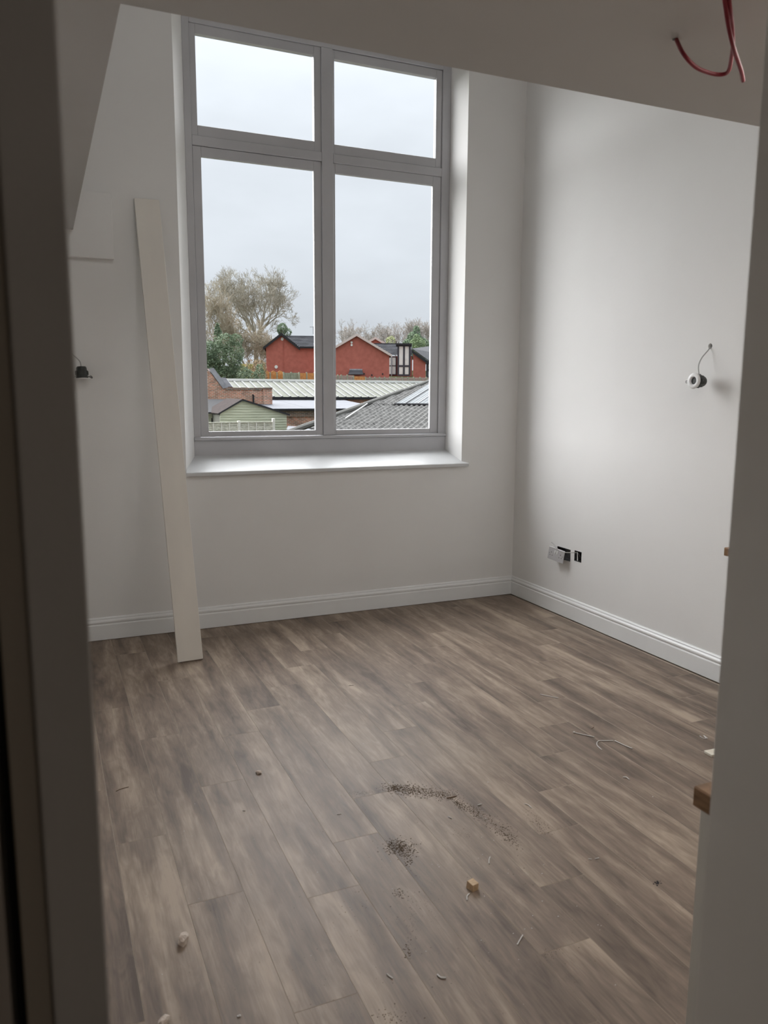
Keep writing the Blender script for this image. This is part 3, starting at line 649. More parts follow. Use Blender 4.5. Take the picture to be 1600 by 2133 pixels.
def timbered(xl, xr, zt, zb, Yf, cols, rows, depth, parent, fr=.16):
    bx('bay_core', xl, xr, Yf+.05, Yf+depth, zb, zt, M_timber, parent)
    for i in range(cols):
        for j in range(len(rows)-1):
            a, b_ = xl+(xr-xl)*i/cols, xl+(xr-xl)*(i+1)/cols
            bx('render_panel', a+fr*.7, b_-fr*.7, Yf+.02, Yf+.06, rows[j]+fr*.6, rows[j+1]-fr*.6, M_render, parent)
    for i in range(cols+1):
        xx = xl+(xr-xl)*i/cols; bx('timber_post', xx-fr/2, xx+fr/2, Yf-.04, Yf+.05, zb, zt, M_timber, parent)
    for zz in rows: bx('timber_rail', xl, xr, Yf-.03, Yf+.05, zz-fr/2, zz+fr/2, M_timber, parent)
q0, q1 = P(807, 743, Y-.2), P(826, 780, Y-.2); zmid = P(818, 761.5, Y-.2).z
timbered(q0.x, q1.x, q0.z, q1.z, Y-.2, 2, [q1.z, zmid, q0.z], .3, t, .085)
Yb = Y-1.2; q0, q1 = P(838, 719.5, Yb), P(862, 782, Yb); zmid = P(840, 762.5, Yb).z
timbered(q0.x, q1.x, q0.z, q1.z, Yb, 2, [q1.z, zmid, q0.z], 1.6, t, .20)
bx('bay_roof', q0.x-.3, q1.x+.25, Yb-.3, Yb+3, q0.z, q0.z+.24, M_gutter, t)
bx('brick_plinth', q0.x, q1.x, Yb, Yb+1.2, gz(Y)-1, q1.z, M_brickred, t)
bm = B(); tube(bm, [P(818.3, 742, Y-.4), P(818.3, 786, Y-.4)], .06, 6); obj('downpipe', bm, M_stone, t)

face_us(t)
# ---- small gable behind
Y = 104.0
t = thing('brick_house', 'small red gable top peeping over the roof between the two brick houses', 'house', (P(785, 780, Y).x, Y, gz(Y)))
xm = P(782, 705.5, Y).x; zr = P(782, 706, Y).z; xb = P(804, 719, Y).x; ze = P(804, 719, Y).z; xa = xm-(xb-xm)
bm = B(); prism(bm, [(xa, gz(Y)-1), (xb, gz(Y)-1), (xb, ze), (xm, zr), (xa, ze)], Y, Y+7, 'y'); obj('brick_wall', bm, M_brickred, t)
for s, x_ in ((-1, xa-.3), (1, xb+.3)):
    bm = B(); slab(bm, [(xm, Y-.25, zr+.25), (x_, Y-.25, ze+.05), (x_, Y+7, ze+.05), (xm, Y+7, zr+.25)], .14, Vector((s*.5, 0, .85))); obj('roof_slope', bm, M_slate, t)
    bm = B(); prism(bm, [(xm, zr+.28), (x_, ze+.08), (x_, ze-.24), (xm, zr-.04)], Y-.34, Y-.25, 'y'); obj('bargeboard', bm, M_verge, t)
bx('pale_cladding', xa, xb, Y-.05, Y-.001, P(784, 724, Y).z, P(784, 716.5, Y).z, M_render, t)

face_us(t)
# ---- house E at the right
Y = 80.0
t = thing('brick_house', 'red brick house with grey sloping roof at the right edge of the view', 'house', (P(880, 780, Y).x, Y, gz(Y)))
xl = P(860.5, 731, Y).x; xr_ = P(887, 745, Y).x; zl = P(861, 731, Y).z; zr2 = P(889, 752, Y).z
bm = B(); prism(bm, [(xl, gz(Y)-1), (xr_, gz(Y)-1), (xr_, zr2), (xl, zl)], Y, Y+4, 'y'); obj('brick_wall', bm, M_brickred, t)
pa, pb = P(860, 730.5, Y-.3), P(897, 757, Y-.3)
for k in range(5):
    y0, y1 = Y-.3+.8*k, Y-.3+.8*(k+1)
    bm = B(); slab(bm, [(pa.x, y0, pa.z+.15), (pb.x, y0, pb.z+.15), (pb.x, y1, pb.z+.15+.02), (pa.x, y1, pa.z+.15+.02)], .10, Vector((.5, 0, .86))); obj('roof_sheet', bm, M_asb, t)
bm = B(); slab(bm, [P(861, 722.5, Y+4), P(899, 742, Y+4), (pb.x, Y-.3, pb.z+.2), (pa.x, Y-.3, pa.z+.2)], .08); obj('roof_slope', bm, mat('grey_slates', (.075, .075, .08), .9, (.05, .05, .055), 6), t)
bm = B(); prism(bm, [(pa.x, pa.z+.12), (pb.x, pb.z+.12), (pb.x, pb.z-.2), (pa.x, pa.z-.2)], Y-.36, Y-.29, 'y'); obj('bargeboard', bm, M_gutter, t)
x0, x1 = P(887.5, 750, Y+.3).x, P(899, 750, Y+.3).x
timbered(x0, x1, P(888, 754, Y).z, gz(Y), Y+.3, 2, [gz(Y)+.2, P(888, 771, Y).z, P(888, 754, Y).z], .3, t, .22)

face_us(t)
# ---- fences in front of the houses
def fence(name, label, Y, edges, ytop, ybot, m, posts=True, arch=False, group=None):
    t = thing('garden_fence', label, 'fence', (P(edges[0], ybot, Y).x, Y, P(edges[0], ybot, Y).z), group)
    for a, b_ in zip(edges, edges[1:]):
        x0, x1 = P(a, ybot, Y).x, P(b_, ybot, Y).x; z0, z1 = P(a, ybot, Y).z - .6, P((a+b_)/2, ytop, Y).z
        mm = m[(edges.index(a)) % len(m)] if isinstance(m, list) else m
        bm = B()
        if arch:
            h = P(a, ytop-5, Y).z - z1; pts = [(x0+.03, z0), (x1-.03, z0), (x1-.03, z1)] + [(x1-.03-(x1-x0-.06)*k/8, z1+h*math.sin(PI*k/8)) for k in range(1, 8)] + [(x0+.03, z1)]
            prism(bm, pts, Y, Y+.05, 'y')
        else: box(bm, x0+.03, x1-.03, Y, Y+.05, z0, z1)
        for k in range(5):                                          # pales
            xx = x0+.08+(x1-x0-.16)*k/4; box(bm, xx-.02, xx+.02, Y-.03, Y+.01, z0, z1-.08)
        obj('fence_panel', bm, mm, t)
        if posts: bx('fence_post', x0-.06, x0+.06, Y-.06, Y+.06, z0, z1+.08, M_greyf, t)
    return t
fence('f', 'fence of orange arched-top panels in front of the left brick house', 76, [521, 535, 549, 563, 577, 591], 777, 793, [M_orange], arch=True)
fence('f', 'grey-green fence panels right of the arched orange ones', 75.6, [591, 607, 623], 776.5, 795, M_greyf)
fence('f', 'orange fence panels at the right edge of the left lower pane', 75.4, [623.5, 639, 655, 671], 777, 795, M_orange)
fence('f', 'yellow-green fence stretch higher up between the bushes and the left house', 82, [500, 515, 530, 553], 758, 772, M_yellowf)
fence('f', 'pinkish grey fence left of the single orange panel', 76, [688, 704, 711, 723.5, 736], 782, 798, M_pinkf)
fence('f', 'single bright orange fence panel below the porch canopy', 75.9, [736.5, 761], 784, 798, M_orange)
fence('f', 'long pinkish grey picket fence right of the single orange panel', 76, [761.5, 771, 781, 791, 801, 812, 825, 838, 850, 862, 875, 888, 901], 786.5, 798, M_pinkf)

# ---- long low building: pale mossy sheet roof, flat wet roof and brick wall below
t = thing('sheet_roof_building', 'long low building with pale mossy sheet roof across both lower panes', 'building', (22, 48, gz(46)))
Yr, Ye = 51.0, 46.9; zr, ze = P(700, 795.5, Yr).z, P(700, 827, Ye).z
xL, xRr = P(470.5, 792, Yr).x, P(930, 795, Yr).x
w_ = .52; k = 0; x = xL
while x < xRr:
    n = Vector((0, -.3, 1)).normalized()
    bm = B(); slab(bm, [(x, Ye, ze), (x+w_-.11, Ye, ze), (x+w_-.11, Yr, zr), (x, Yr, zr)], .03, n); obj('roof_sheet', bm, M_tin, t)
    bm = B(); slab(bm, [(x+w_-.11, Ye-.03, ze+.05), (x+w_, Ye-.03, ze+.05), (x+w_, Yr, zr+.05), (x+w_-.11, Yr, zr+.05)], .09, n); obj('lap_strip', bm, M_tinrib, t)
    x += w_
bx('ridge_cap', xL, xRr, Yr-.12, Yr+.15, zr-.02, zr+.14, M_render, t)
bx('gutter', P(560, 828, Ye).x, xRr, Ye-.14, Ye-.02, ze-.16, ze-.01, M_gutter, t)
bx('rear_wall', xL, xRr, Ye+.2, Yr-.2, gz(46)-1.5, ze-.1, M_oldbrick, t)
Yf = 40.5; xf0, xf1 = P(560, 851, Yf).x, P(800, 851, Yf).x
for k in range(3):
    a, b_ = xf0+(xf1-xf0)*k/3, xf0+(xf1-xf0)*(k+1)/3
    bm = B(); slab(bm, [(a, Yf, P(650, 851, Yf).z), (b_-.02, Yf, P(650, 851, Yf).z), (b_-.02, Ye-.05, ze-.18), (a, Ye-.05, ze-.18)], .12, Vector((0, -.1, 1))); obj('felt_sheet', bm, M_flat, t)
bx('eaves_board', xf0, xf1, Yf-.06, Yf, P(650, 854.5, Yf).z, P(650, 851, Yf).z, M_gutter, t)
zf = P(650, 853, Yf).z
bx('front_wall', xf0+.6, xf1, Yf+.3, Yf+.6, -3, zf-.1, M_oldbrick, t)
# courses of the brick front wall that can be told apart: sooty oversailing band and red courses
bx('sooty_band', xf0+.55, xf1, Yf+.2, Yf+.3, P(650, 868, Yf).z, P(650, 855.5, Yf).z, M_oldbrick2, t)

# low roof pieces in front of that wall
Y = 35.0
t = thing('low_lean_to', 'low lean-to with white verge and dark roof right of the green shed', 'shed', (P(630, 890, Y).x, Y, gz(Y)))
bm = B(); slab(bm, [P(597, 894, 33), P(690, 903, 33), P(690, 893, 35.7), P(600, 887, 35.7)], .08); obj('felt_roof', bm, M_flat, t)
bm = B(); slab(bm, [P(634, 888, 35.5), P(690, 872, 37.5), P(690, 894, 34), P(650, 894, 34)], .06); obj('sheet_roof', bm, M_asb, t)
bm = B(); tube(bm, [P(634, 887.5, 35.4), P(690, 871.5, 37.4)], .05, 6); obj('verge_strip', bm, M_gutter, t)
bx('front_wall', P(604, 890, 35.7).x, P(690, 890, 35.7).x, 35.5, 35.7, -3, P(640, 893, 36.4).z-.3, M_oldbrick2, t)

# ---- old brick wall with sloping coping
Y = 43.5
t = thing('brick_wall', 'old brick boundary wall with sloping stone coping behind the green shed', 'wall', (P(500, 830, Y).x, Y, gz(Y)))
pts = [(436, 900), (565, 900), (565, 810), (549, 810), (549, 808), (463, 808), (436, 773)]
bm = B(); prism(bm, [(P(a, b_, Y).x, P(a, b_, Y).z if b_ < 899 else gz(Y)-1) for a, b_ in pts] + [(P(425, 773, Y).x, P(425, 773, Y).z), (P(425, 773, Y).x, gz(Y)-1)], Y, Y+.35, 'y'); obj('brickwork', bm, M_oldbrick, t)
c0, c1 = P(434, 770, Y), P(466, 807, Y)
bm = B(); prism(bm, [(c0.x, c0.z+.06), (c0.x+.28, c0.z+.10), (c1.x+.25, c1.z), (c1.x-.05, c1.z-.06)], Y-.06, Y+.42, 'y'); obj('sloping_coping', bm, M_stone, t)
xx = c1.x+.1; xe = P(549, 808, Y).x
while xx < xe:
    bx('coping_brick', xx, min(xx+.42, xe)-.02, Y-.05, Y+.40, P(500, 812, Y).z, P(500, 807.3, Y).z + random.uniform(-.01, .015), M_oldbrick2, t); xx += .42
bx('end_pier', P(547.5, 808, Y).x, P(565.5, 808, Y).x, Y-.15, Y+.5, gz(Y)-1, P(556, 809.5, Y).z, M_oldbrick, t)
bx('pier_cap', P(546.5, 808, Y).x, P(566, 808, Y).x, Y-.2, Y+.55, P(556, 809.5, Y).z, P(556, 807, Y).z, M_oldbrick2, t)
bm = B(); tube(bm, [P(528, 842, Y-.1), P(528, 824, Y-.1), P(526, 822, Y-.1)], .05, 6); obj('flue_pipe', bm, M_gutter, t)
t = thing('slate_roof', 'dark sloping roof strip just beyond the stone coping', 'roof', (P(470, 800, 46).x, 46, 1.6))
bm = B(); slab(bm, [P(455, 790, 46), P(470, 790, 46), P(484, 809, 44.4), P(466, 809, 44.4)], .1); obj('slate_sheet', bm, M_slate, t)
bm = B(); tube(bm, [P(470, 790, 46), P(484, 808, 44.4)], .07, 6); obj('verge_strip', bm, M_stone, t)

# ---- green shed
Y = 36.0
S = lambda px, py: P(px, py, Y)
xa, xb, xm = S(458, 862).x, S(597, 862).x, S(504, 832).x; zap = S(504, 833.5).z; zl = S(457, 861).z; zrr = S(600, 861.5).z; zb = gz(Y)
t = thing('garden_shed', 'sage green weatherboarded shed with brown felt roof in the left pane corner', 'shed', ((xa+xb)/2, Y, zb))
bx('side_walls', xa+.02, xb-.02, Y+.03, Y+3.2, zb-.2, min(zl, zrr)-.05, mat('darkened_side', (.09, .09, .07), .9), t)  # side walls coloured darker to offset the sunlight falling on them
z = zb; h = .118
while z < zap-.02:
    def xat(zz, side):
        if side < 0: return xa if zz <= zl else xa+(xm-xa)*(zz-zl)/(zap-zl)
        return xb if zz <= zrr else xb-(xb-xm)*(zz-zrr)/(zap-zrr)
    z1 = min(z+h, zap-.01)
    bm = B(); a0, b0_, a1, b1_ = xat(z, -1), xat(z, 1), xat(z1, -1), xat(z1, 1)
    v = [bm.verts.new(q) for q in ((a0, Y-.034, z+.006), (b0_, Y-.034, z+.006), (b1_, Y-.002, z1), (a1, Y-.002, z1), (a0, Y+.02, z+.004), (b0_, Y+.02, z+.004), (b1_, Y+.02, z1), (a1, Y+.02, z1))]
    for q in ((0, 1, 2, 3), (7, 6, 5, 4), (0, 4, 5, 1), (3, 2, 6, 7), (0, 3, 7, 4), (1, 5, 6, 2)): bm.faces.new([v[i] for i in q])
    obj('weatherboard', bm, M_shed, t); z += h
ov = .12
bm = B(); slab(bm, [(xm, Y-ov, zap+.05), (xa-.10, Y-ov, zl-.0), (xa-.10, Y+3.3, zl), (xm, Y+3.3, zap+.05)], .04, Vector((-.5, 0, .86))); obj('felt_roof', bm, M_felt, t)
bm = B(); slab(bm, [(xm, Y-ov, zap+.05), (xb+.12, Y-ov, zrr-.03), (xb+.12, Y+3.3, zrr-.03), (xm, Y+3.3, zap+.05)], .04, Vector((.4, 0, .9))); obj('felt_roof', bm, M_felt, t)
for x_, zz in ((xa-.10, zl), (xb+.12, zrr-.03)):
    bm = B(); prism(bm, [(xm, zap+.06), (x_, zz+.01), (x_, zz-.07), (xm, zap-.03)], Y-ov-.02, Y-ov, 'y'); obj('bargeboard', bm, M_gutter, t)
Y2 = 39.6
t = thing('lean_to_roof', 'dark felt roof joined to the left behind the green shed', 'roof', (S(440, 850).x, Y2, zb))
bm = B(); slab(bm, [P(425, 859, 37.6), P(452, 858, 37.6), P(482, 831.5, 42), P(425, 831, 42)], .06); obj('felt_roof', bm, M_gutter, t)
bm = B(); box(bm, P(425, 862, 38).x, P(456, 862, 38).x, 37.9, 38.2, zb-.5, P(440, 862, 38).z); obj('front_wall', bm, M_shed, t)
bx('window_frame', P(441, 872, 37.8).x, P(463, 872, 37.8).x, 37.80, 37.9, P(441, 879, 37.8).z, P(441, 871, 37.8).z, M_gutter, t)

# ---- weathered fence with concrete posts in front of the shed
Y = 33.6
t = thing('garden_fence', 'weathered lap fence between concrete posts in front of the green shed', 'fence', (P(500, 895, Y).x, Y, gz(Y)))
ed = [424, 497.5, 569.5]
for i, px in enumerate(ed): 
    p = P(px, 879.0 if i < 2 else 874, Y); bx('concrete_post', p.x-.06, p.x+.06, Y-.07, Y+.07, gz(Y)-.1, p.z+.05, M_concrete, t, .01)
for a, b_ in zip(ed, ed[1:]):
    x0, x1 = P(a, 890, Y).x+.06, P(b_, 890, Y).x-.06; zt = P(500, 880.5, Y).z; zb_ = gz(Y)
    z = zt; j = 0
    while z > zb_+.1:
        bm = B(); zz = z-.11; wv_ = [random.uniform(-.012, .012) for _ in range(7)]
        prism(bm, [(x0, zz)]+[(x0+(x1-x0)*q/6, zz+wv_[q]) for q in range(1, 6)]+[(x1, zz), (x1, z)]+[(x1-(x1-x0)*q/6, z+wv_[6-q]*.9) for q in range(1, 6)]+[(x0, z)], Y-.008+(j % 2)*.012, Y+.008+(j % 2)*.012, 'y')
        obj('lap_board', bm, M_oldfence, t); z -= .098; j += 1
    for k in range(1, 4):
        xx = x0+(x1-x0)*k/4; bx('batten', xx-.022, xx+.022, Y-.045, Y-.012, zb_, zt+.02, M_concrete, t)
    bx('top_rail', x0, x1, Y-.05, Y+.03, zt, zt+.035, M_oldfence, t)

# ---- grey corrugated roof at the lower right
A0 = P(825, 843.5, 28.0); cu = Vector((.8, -.6, 0)); fu = Vector((.6, .8, 0))
d_ = ray(896, 800.5)                                               # upslope line through the sheet's left edge
tt = (d_.x*A0.y/d_.y - A0.x)/(fu.x - fu.y*d_.x/d_.y); yq = A0.y+fu.y*tt; zq = CAM.z + d_.z*yq/d_.y
slope = (zq-A0.z)/tt; up = Vector((fu.x, fu.y, slope)); nrm = cu.cross(up).normalized()
if nrm.z < 0: nrm = -nrm
def onroof(px, py):
    d = ray(px, py); s = (A0-CAM).dot(nrm)/d.dot(nrm); p = CAM+d*s; q = p-A0; return q.dot(cu), q.dot(fu)
H1, H2 = onroof(704, 865.5), onroof(894.5, 796)
hs = (H2[1]-H1[1])/(H2[0]-H1[0])
def hipv(u): return H1[1]+hs*(u-H1[0])
t = thing('corrugated_roof', 'weathered grey corrugated hip roof with pale plastic sheets, lower right pane', 'roof', A0 + cu*1.0 + Vector((0, 0, -.3)))
v1 = 0.0; v2 = onroof(760, 883)[1]
def sheet(name, u0, u1, va, vb, m, amp=.028, lift=0.0, pitch=.15):
    n = max(4, int((u1-u0)/pitch*6)); bm = B(); rows = []
    for i in range(n+1):
        u = u0+(u1-u0)*i/n; hi = min(vb, hipv(u)); 
        if hi <= va+.01: hi = va+.01
        cor = amp*math.sin(2*PI*u/pitch)
        rows.append([[bm.verts.new(A0+cu*u+up*v_+nrm*(cor+lift-q)) for v_ in (va, hi)] for q in (0, .012)])
    for a, b_ in zip(rows, rows[1:]):
        bm.faces.new((a[0][0], b_[0][0], b_[0][1], a[0][1])); bm.faces.new((a[1][0], a[1][1], b_[1][1], b_[1][0]))
        bm.faces.new((a[0][0], a[1][0], b_[1][0], b_[0][0])); bm.faces.new((a[0][1], b_[0][1], b_[1][1], a[1][1]))
    return obj(name, bm, m, t)
vb_all = v2 - 2.6*1.0
uR = onroof(960, 860)[0]+2
u = onroof(640, 899)[0]
u0g = u
while u < uR:
    for (va, vb) in ((vb_all-2, vb_all), (vb_all, v2), (v2, v1), (v1, 30.0)):
        if hipv(u+1.0) > va+.05 or hipv(u) > va+.05:
            if va >= v1 and u > -.01: continue
            sheet('corrugated_sheet', u, u+1.0, va, vb+.08, M_asb, lift=.02*((va > v2)+0), pitch=.2)
    u += 1.0
# sheets above the course line left of the plastic ones end exactly at u = 0
sheet('corrugated_sheet', math.floor(u0g)+0 if False else -1.0, 0.0, v1, 30.0, M_asb, lift=.02, pitch=.2)
u = 0.0
while u < uR:
    sheet('plastic_sheet', u, u+.42, v1-.05, 40.0, M_clear, amp=.012, lift=.06, pitch=.14)
    bm = B(); a_ = A0+cu*(u+.42)+up*(v1-.05)+nrm*.07; b_ = A0+cu*(u+.42)+up*hipv(u+.42)+nrm*.07; tube(bm, [a_, b_], .028, 5); obj('glazing_bar', bm, M_stone if int(u/.42) % 2 else M_gutter, t)
    u += .45
bm = B(); a_ = A0+up*(v1-.06)+nrm*.03; tube(bm, [a_-cu*.05, a_+cu*uR], .05, 6); obj('edge_strip', bm, M_gutter, t)
ua, ub = onroof(560, 920)[0], onroof(960, 772)[0]
k = ua
while k < ub:                                                       # hip cappings
    k2 = k+1.3; a_ = A0+cu*k+up*hipv(k)+nrm*.03; b_ = A0+cu*k2+up*hipv(k2)+nrm*.05
    bm = B(); tube(bm, [a_, b_], .10, 8); obj('hip_capping', bm, mat('dark_capping', (.07, .068, .06), .9) if k == ua else bpy.data.materials['dark_capping'], t); k += 1.25
r1, r2 = onroof(720, 875), onroof(769, 842)
bm = B(); tube(bm, [A0+cu*r1[0]+up*r1[1]+nrm*.07, A0+cu*r2[0]+up*r2[1]+nrm*.07], .020, 6); obj('pale_lap_strip', bm, M_render, t)
# walls under that roof
bm = B(); e0 = A0+cu*u0g+up*(vb_all-1.9); e1 = A0+cu*uR+up*(vb_all-1.9)
slab(bm, [e0, e1, (e1.x, e1.y, -3.2), (e0.x, e0.y, -3.2)], .3); obj('side_wall', bm, M_oldbrick2, t)

# ---- trees
def bare_tree(name, label, base, height, rad, seed, m, thick=.35, levels=6, group=None, dome=.55, r_end=.016, trunk_frac=.28, nb=3):
    rnd = random.Random(seed); t = thing(name, label, 'tree', base, group)
    bt, bb = B(), B(); base = Vector(base)
    top = base+Vector((0, 0, height*trunk_frac))
    tube(bt, [base-Vector((0, 0, .5)), base+Vector((rnd.uniform(-.1, .1), 0, height*trunk_frac*.5)), top], thick, 7, thick*.75)
    cen = base+Vector((0, 0, height*dome)); ez_ = height*(1-dome)
    def inside(p):
        d = p-cen; return (d.x/rad)**2+(d.y/rad)**2+(d.z/(ez_ if d.z > 0 else height*dome*.75))**2
    def grow(p, d, ln, r, lv):
        pts = [p]; q = p; dd = d
        for k in range(3):
            dd = (dd+Vector((rnd.gauss(0, .16), rnd.gauss(0, .16), rnd.gauss(.02, .12)))).normalized(); q = q+dd*ln/3; pts.append(q)
        tube(bb, pts, r, 3 if lv < 4 else 4, r*.7, cap=False)
        if lv == 0 or inside(q) > 1.02: return
        n = nb+(rnd.random() < .5)
        for k in range(n):
            a = Vector((rnd.gauss(0, 1), rnd.gauss(0, 1), rnd.gauss(.2, .8))).normalized()
            nd = (dd*.95+a*rnd.uniform(.45, .85)).normalized()
            st = pts[rnd.choice((1, 2, 3, 3, 3))]
            grow(st, nd, ln*rnd.uniform(.62, .86), max(r*.60, r_end), lv-1)
    npr = 10 if levels > 8 else 7
    for k in range(npr):
        a = 2*PI*k/npr+rnd.uniform(-.3, .3); sp = rnd.uniform(.35, 1.0)
        grow(base+Vector((0, 0, height*trunk_frac*rnd.uniform(.75, 1))), Vector((math.cos(a)*sp, math.sin(a)*sp, 1)).normalized(), height*.20, thick*.5, levels-1)
    obj('trunk', bt, m, t, fixn=False)
    o = obj('branches', bb, m, t, fixn=False)
    zt = max(v.co.z for v in o.data.vertices) - base.z; o.scale = (1, 1, 1)
    f = height/zt; t.scale = (1, 1, f); return t
def foliage(bm, rnd, cen, r, n, s, squash=(1, 1, 1)):
    for _ in range(n):
        d = Vector((rnd.gauss(0, 1), rnd.gauss(0, 1), rnd.gauss(0, 1))).normalized()*rnd.uniform(.55, 1)**.5
        p = cen+Vector((d.x*r*squash[0], d.y*r*squash[1], d.z*r*squash[2]))
        a = Vector((rnd.gauss(0, 1), rnd.gauss(0, 1), rnd.gauss(0, 1))).normalized(); b_ = a.orthogonal().normalized(); k = s*rnd.uniform(.5, 1.4)
        v = [bm.verts.new(p+a*k), bm.verts.new(p+b_*k*.45), bm.verts.new(p-a*k), bm.verts.new(p-b_*k*.45)]; bm.faces.new(v)
def leafy(name, label, cat, base, blobs, n, s, m, seed, trunk=.12):
    rnd = random.Random(seed); t = thing(name, label, cat, base); bm = B()
    for c, r, sq in blobs: foliage(bm, rnd, Vector(c), r, int(n*r*r), s, sq)
    o = obj('foliage', bm, m, t, fixn=False); o['kind'] = 'stuff'
    bm = B(); c = Vector(blobs[0][0]); tube(bm, [base, c], trunk, 6, trunk*.5)
    for cc, r, sq in blobs[1:]: tube(bm, [(Vector(base)+c)/2, Vector(cc)], trunk*.5, 5, trunk*.25)
    obj('stem', bm, M_twig2, t); return t
Yt = 112.0; b_ = P(534, 770, Yt); b_.z = gz(Yt)
bare_tree('bare_tree', 'huge round-crowned bare tree rising above the left brick house', b_, P(520, 545, Yt).z-b_.z, 10.2, 3, M_twig, .34, 9, dome=.50, r_end=.016, nb=2)
Yt = 100.0
for i, (px, top, rr, lab) in enumerate(((438, 572, 2.8, 'bare tree at the left edge of the left lower pane'), (452, 628, 2.6, 'brownish bare tree left of centre under the huge crown'), (487, 640, 2.6, 'brownish twiggy tree between the evergreen bush and the huge tree'),
        (522, 662, 2.8, 'dense brown twiggy tree below the middle of the huge crown'), (548, 676, 2.6, 'low brown twiggy tree touching the left brick house roof'))):
    b_ = P(px, 770, Yt+i); b_.z = gz(Yt)-1
    bare_tree('bare_tree', lab, b_, P(px, top, Yt+i).z-b_.z, rr, 20+i, M_twig2, .16, 8, dome=.45, r_end=.017, trunk_frac=.12, nb=2)
for i, (px, top, rr) in enumerate(((706, 662, 2.0), (724, 676, 1.6), (757, 663, 3.0), (778, 680, 1.8), (804, 667, 2.8), (829, 668, 2.8), (853, 662, 2.6), (882, 660, 3.2), (903, 664, 2.4))):
    Yt = 128.0+2*(i % 3); b_ = P(px, 760, Yt); b_.z = gz(Yt)
    lab = ['leftmost bare tree on the skyline of the right pane', 'low bare tree second from left on the right-pane skyline', 'wide bare tree on the skyline above the large brick gable', 'low bare tree above the small peeping gable',
           'bare tree on the skyline above the tiled roof', 'bare tree on the skyline above the timbered bay', 'bare tree just left behind the conifer', 'bare tree rising behind the conifer', 'rightmost bare tree on the skyline by the window frame'][i]
    bare_tree('bare_tree', lab, b_, P(px, top, Yt).z-b_.z, rr, 40+i, M_twig3, .17, 7, dome=.5, r_end=.020, nb=2, group=None, trunk_frac=.3)
# evergreens
Yv = 62.0; g = gz(Yv)
leafy('evergreen_bush', 'big dark evergreen bush in the left lower corner of the view', 'bush', (P(465, 790, Yv).x, Yv, g-1),
      [(P(466, 752, Yv), 1.25, (1.2, 1, .95)), (P(448, 738, Yv), 1.0, (1, 1, 1)), (P(486, 735, Yv), .95, (.9, 1, 1.1)), (P(434, 765, Yv), 1.2, (1, 1, .9)), (P(490, 775, Yv), .95, (1.4, 1, .6)), (P(470, 712, Yv), .7, (1, 1, 1)), (P(452, 780, Yv), 1.2, (1.4, 1, .5)), (P(430, 735, Yv), 1.0, (1, 1, 1)), (P(492, 708, Yv), .55, (1, 1, .9))], 1500, .085, M_leaf, 5)
leafy('ivy_column', 'narrow ivy-covered stem rising above the evergreen bush', 'plant', (P(455, 720, 66).x, 66, gz(66)), [(P(454, 703, 66), .75, (.45, .45, 1.5)), (P(453, 688, 66), .5, (.4, .4, 1.3))], 900, .09, M_leaf, 9)
Yc = 122.0; ct = P(868, 680, Yc); cb = P(868, 745, Yc)
leafy('conifer', 'pointed dark green conifer behind the right-hand house roof', 'tree', (ct.x, Yc, gz(Yc)-1),
      [((ct.x, Yc, ct.z-.9), .9, (.7, .7, 1.2)), ((ct.x-.4, Yc, ct.z-2.0), 1.3, (1, 1, .9)), ((ct.x-.6, Yc, ct.z-3.1), 1.8, (1.1, 1, .7)), ((ct.x+.9, Yc, ct.z-3.0), 1.4, (1, 1, .9)), ((ct.x, Yc, ct.z-4.4), 2.0, (1.25, 1, .6)), ((ct.x+1.2, Yc, ct.z-5.0), 1.7, (1, 1, .8))], 620, .17, M_leaf2, 6)
leafy('conifer', 'smaller paler green conifer in front of the pointed one', 'tree', (P(868, 760, 112).x, 112, gz(112)-1),
      [(P(868, 706, 112), .7, (.8, .8, 1.1)), (P(870, 717, 112), 1.3, (1, 1, .8)), (P(866, 728, 112), 1.5, (1.1, 1, .6))], 700, .14, mat('pale_conifer_green', (.20, .27, .12), .85, (.14, .20, .10), 1), 8)
leafy('round_shrub', 'small yellowish shrub top over the tiled roof ridge', 'bush', (P(814, 760, 108).x, 108, gz(108)), [(P(814, 711, 108), .85, (.8, 1, 1))], 500, .14, mat('yellow_green_leaf', (.33, .35, .18), .9), 12)
leafy('evergreen_spire', 'dark ivy clump on the skyline over the left house apex', 'tree', (P(589, 760, 106).x, 106, gz(106)), [(P(588, 685, 106), 1.0, (.7, 1, .8)), (P(593, 692, 106), .9, (1.1, 1, .7))], 450, .15, M_leaf2, 15)
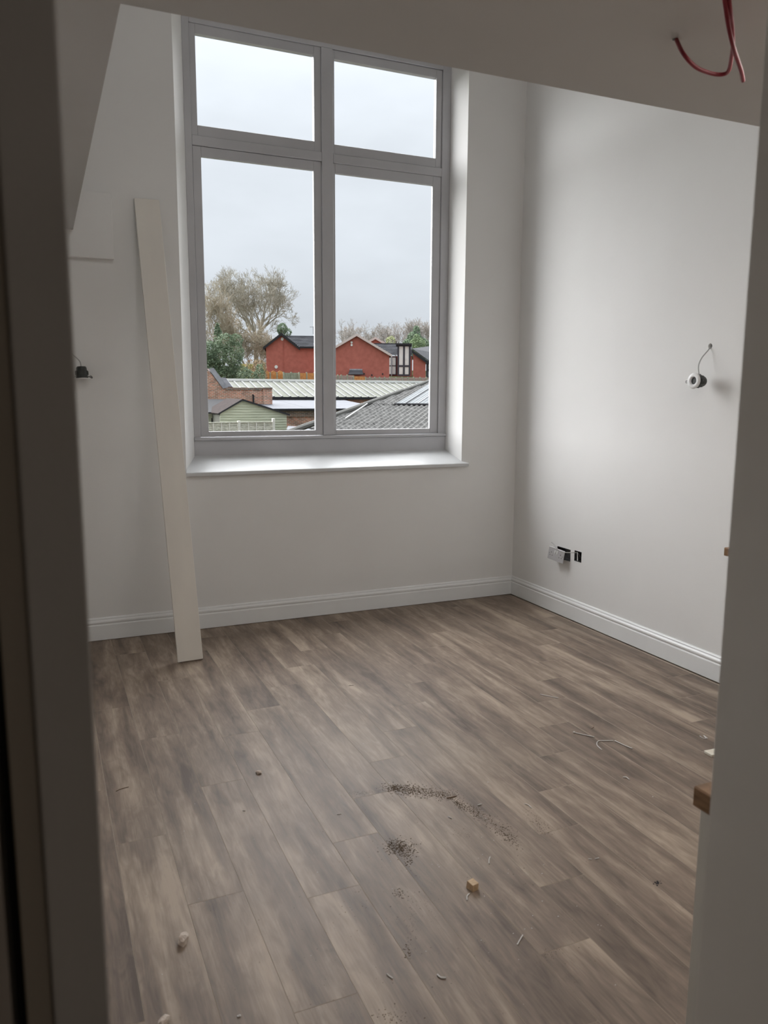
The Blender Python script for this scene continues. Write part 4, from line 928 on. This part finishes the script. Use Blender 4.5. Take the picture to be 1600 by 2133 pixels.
leafy('rusty_shrub', 'rusty brown shrub by the arched orange fence', 'bush', (P(534, 790, 74).x, 74, gz(74)-1), [(P(532, 762, 73.5), .8, (1.3, 1, .8)), (P(540, 768, 74), .9, (.8, 1, 1)), (P(545, 782, 74), .7, (.8, 1, .9))], 600, .10, M_leaf3, 16)
leafy('green_shrub', 'dark green shrub in front of the arched orange fence', 'bush', (P(541, 790, 72).x, 72, gz(72)-1), [(P(541, 782, 72), .7, (.8, 1, 1)), (P(541, 768, 72), .5, (.6, 1, 1)), (P(517, 783, 72), .7, (1.3, 1, .7)), (P(505, 785, 72), .8, (1.3, 1, .7))], 800, .09, M_leaf, 17)

# the same belt of trees goes on to the left, where the photograph only just stops
for i, (x, y, hh, rr) in enumerate(((14, 104, 14, 4.0), (5, 100, 12, 3.6), (-5, 106, 15, 4.2))):
    lab = ['bare tree just outside the left edge of the view', 'second bare tree outside the left edge of the view', 'third and furthest left bare tree beyond the view'][i]
    bare_tree('bare_tree', lab, (x, y, gz(y)), hh, rr, 70+i, M_twig2, .22, 7, dome=.5, r_end=.02, trunk_frac=.2, nb=2)
for i, (x, y, rr) in enumerate(((9.6, 66, 2.0), (5.2, 67, 1.8), (0, 70, 2.2))):
    lab = ['evergreen bush next left of the big one in view', 'low evergreen bush two along from the big one', 'outermost evergreen bush at the far left'][i]
    leafy('evergreen_bush', lab, 'bush', (x, y, gz(y)-.5), [((x, y, gz(y)+1.2), rr, (1, 1, .8)), ((x+1.2, y, gz(y)+.6), rr*.8, (1, 1, .7))], 420, .11, M_leaf, 80+i)

GROUPS = {'downlight': 'downlights hanging loose on their flex', 'plaster_lump': 'plaster lumps on the floor', 'cable_offcut': 'offcuts of cable and sheath on the floor', 'wood_offcut': 'wood offcuts on the floor',
          'red_cable': 'red cables hanging from the ceiling', 'back_box': 'metal socket boxes in the right wall', 'base_unit': 'white units with oak worktops', 'sawdust_patch': 'patches of sawdust on the floor', 'bare_tree': 'bare winter trees beyond the houses',
          'brick_house': 'red brick houses beyond the fences', 'garden_fence': 'garden fences outside', 'conifer': 'conifers behind the right-hand house', 'evergreen_bush': 'evergreen bushes on the left'}
for o in C.objects:
    if o.parent is None and o.get('category') and o.name.split('.')[0] in GROUPS: o['group'] = GROUPS[o.name.split('.')[0]]
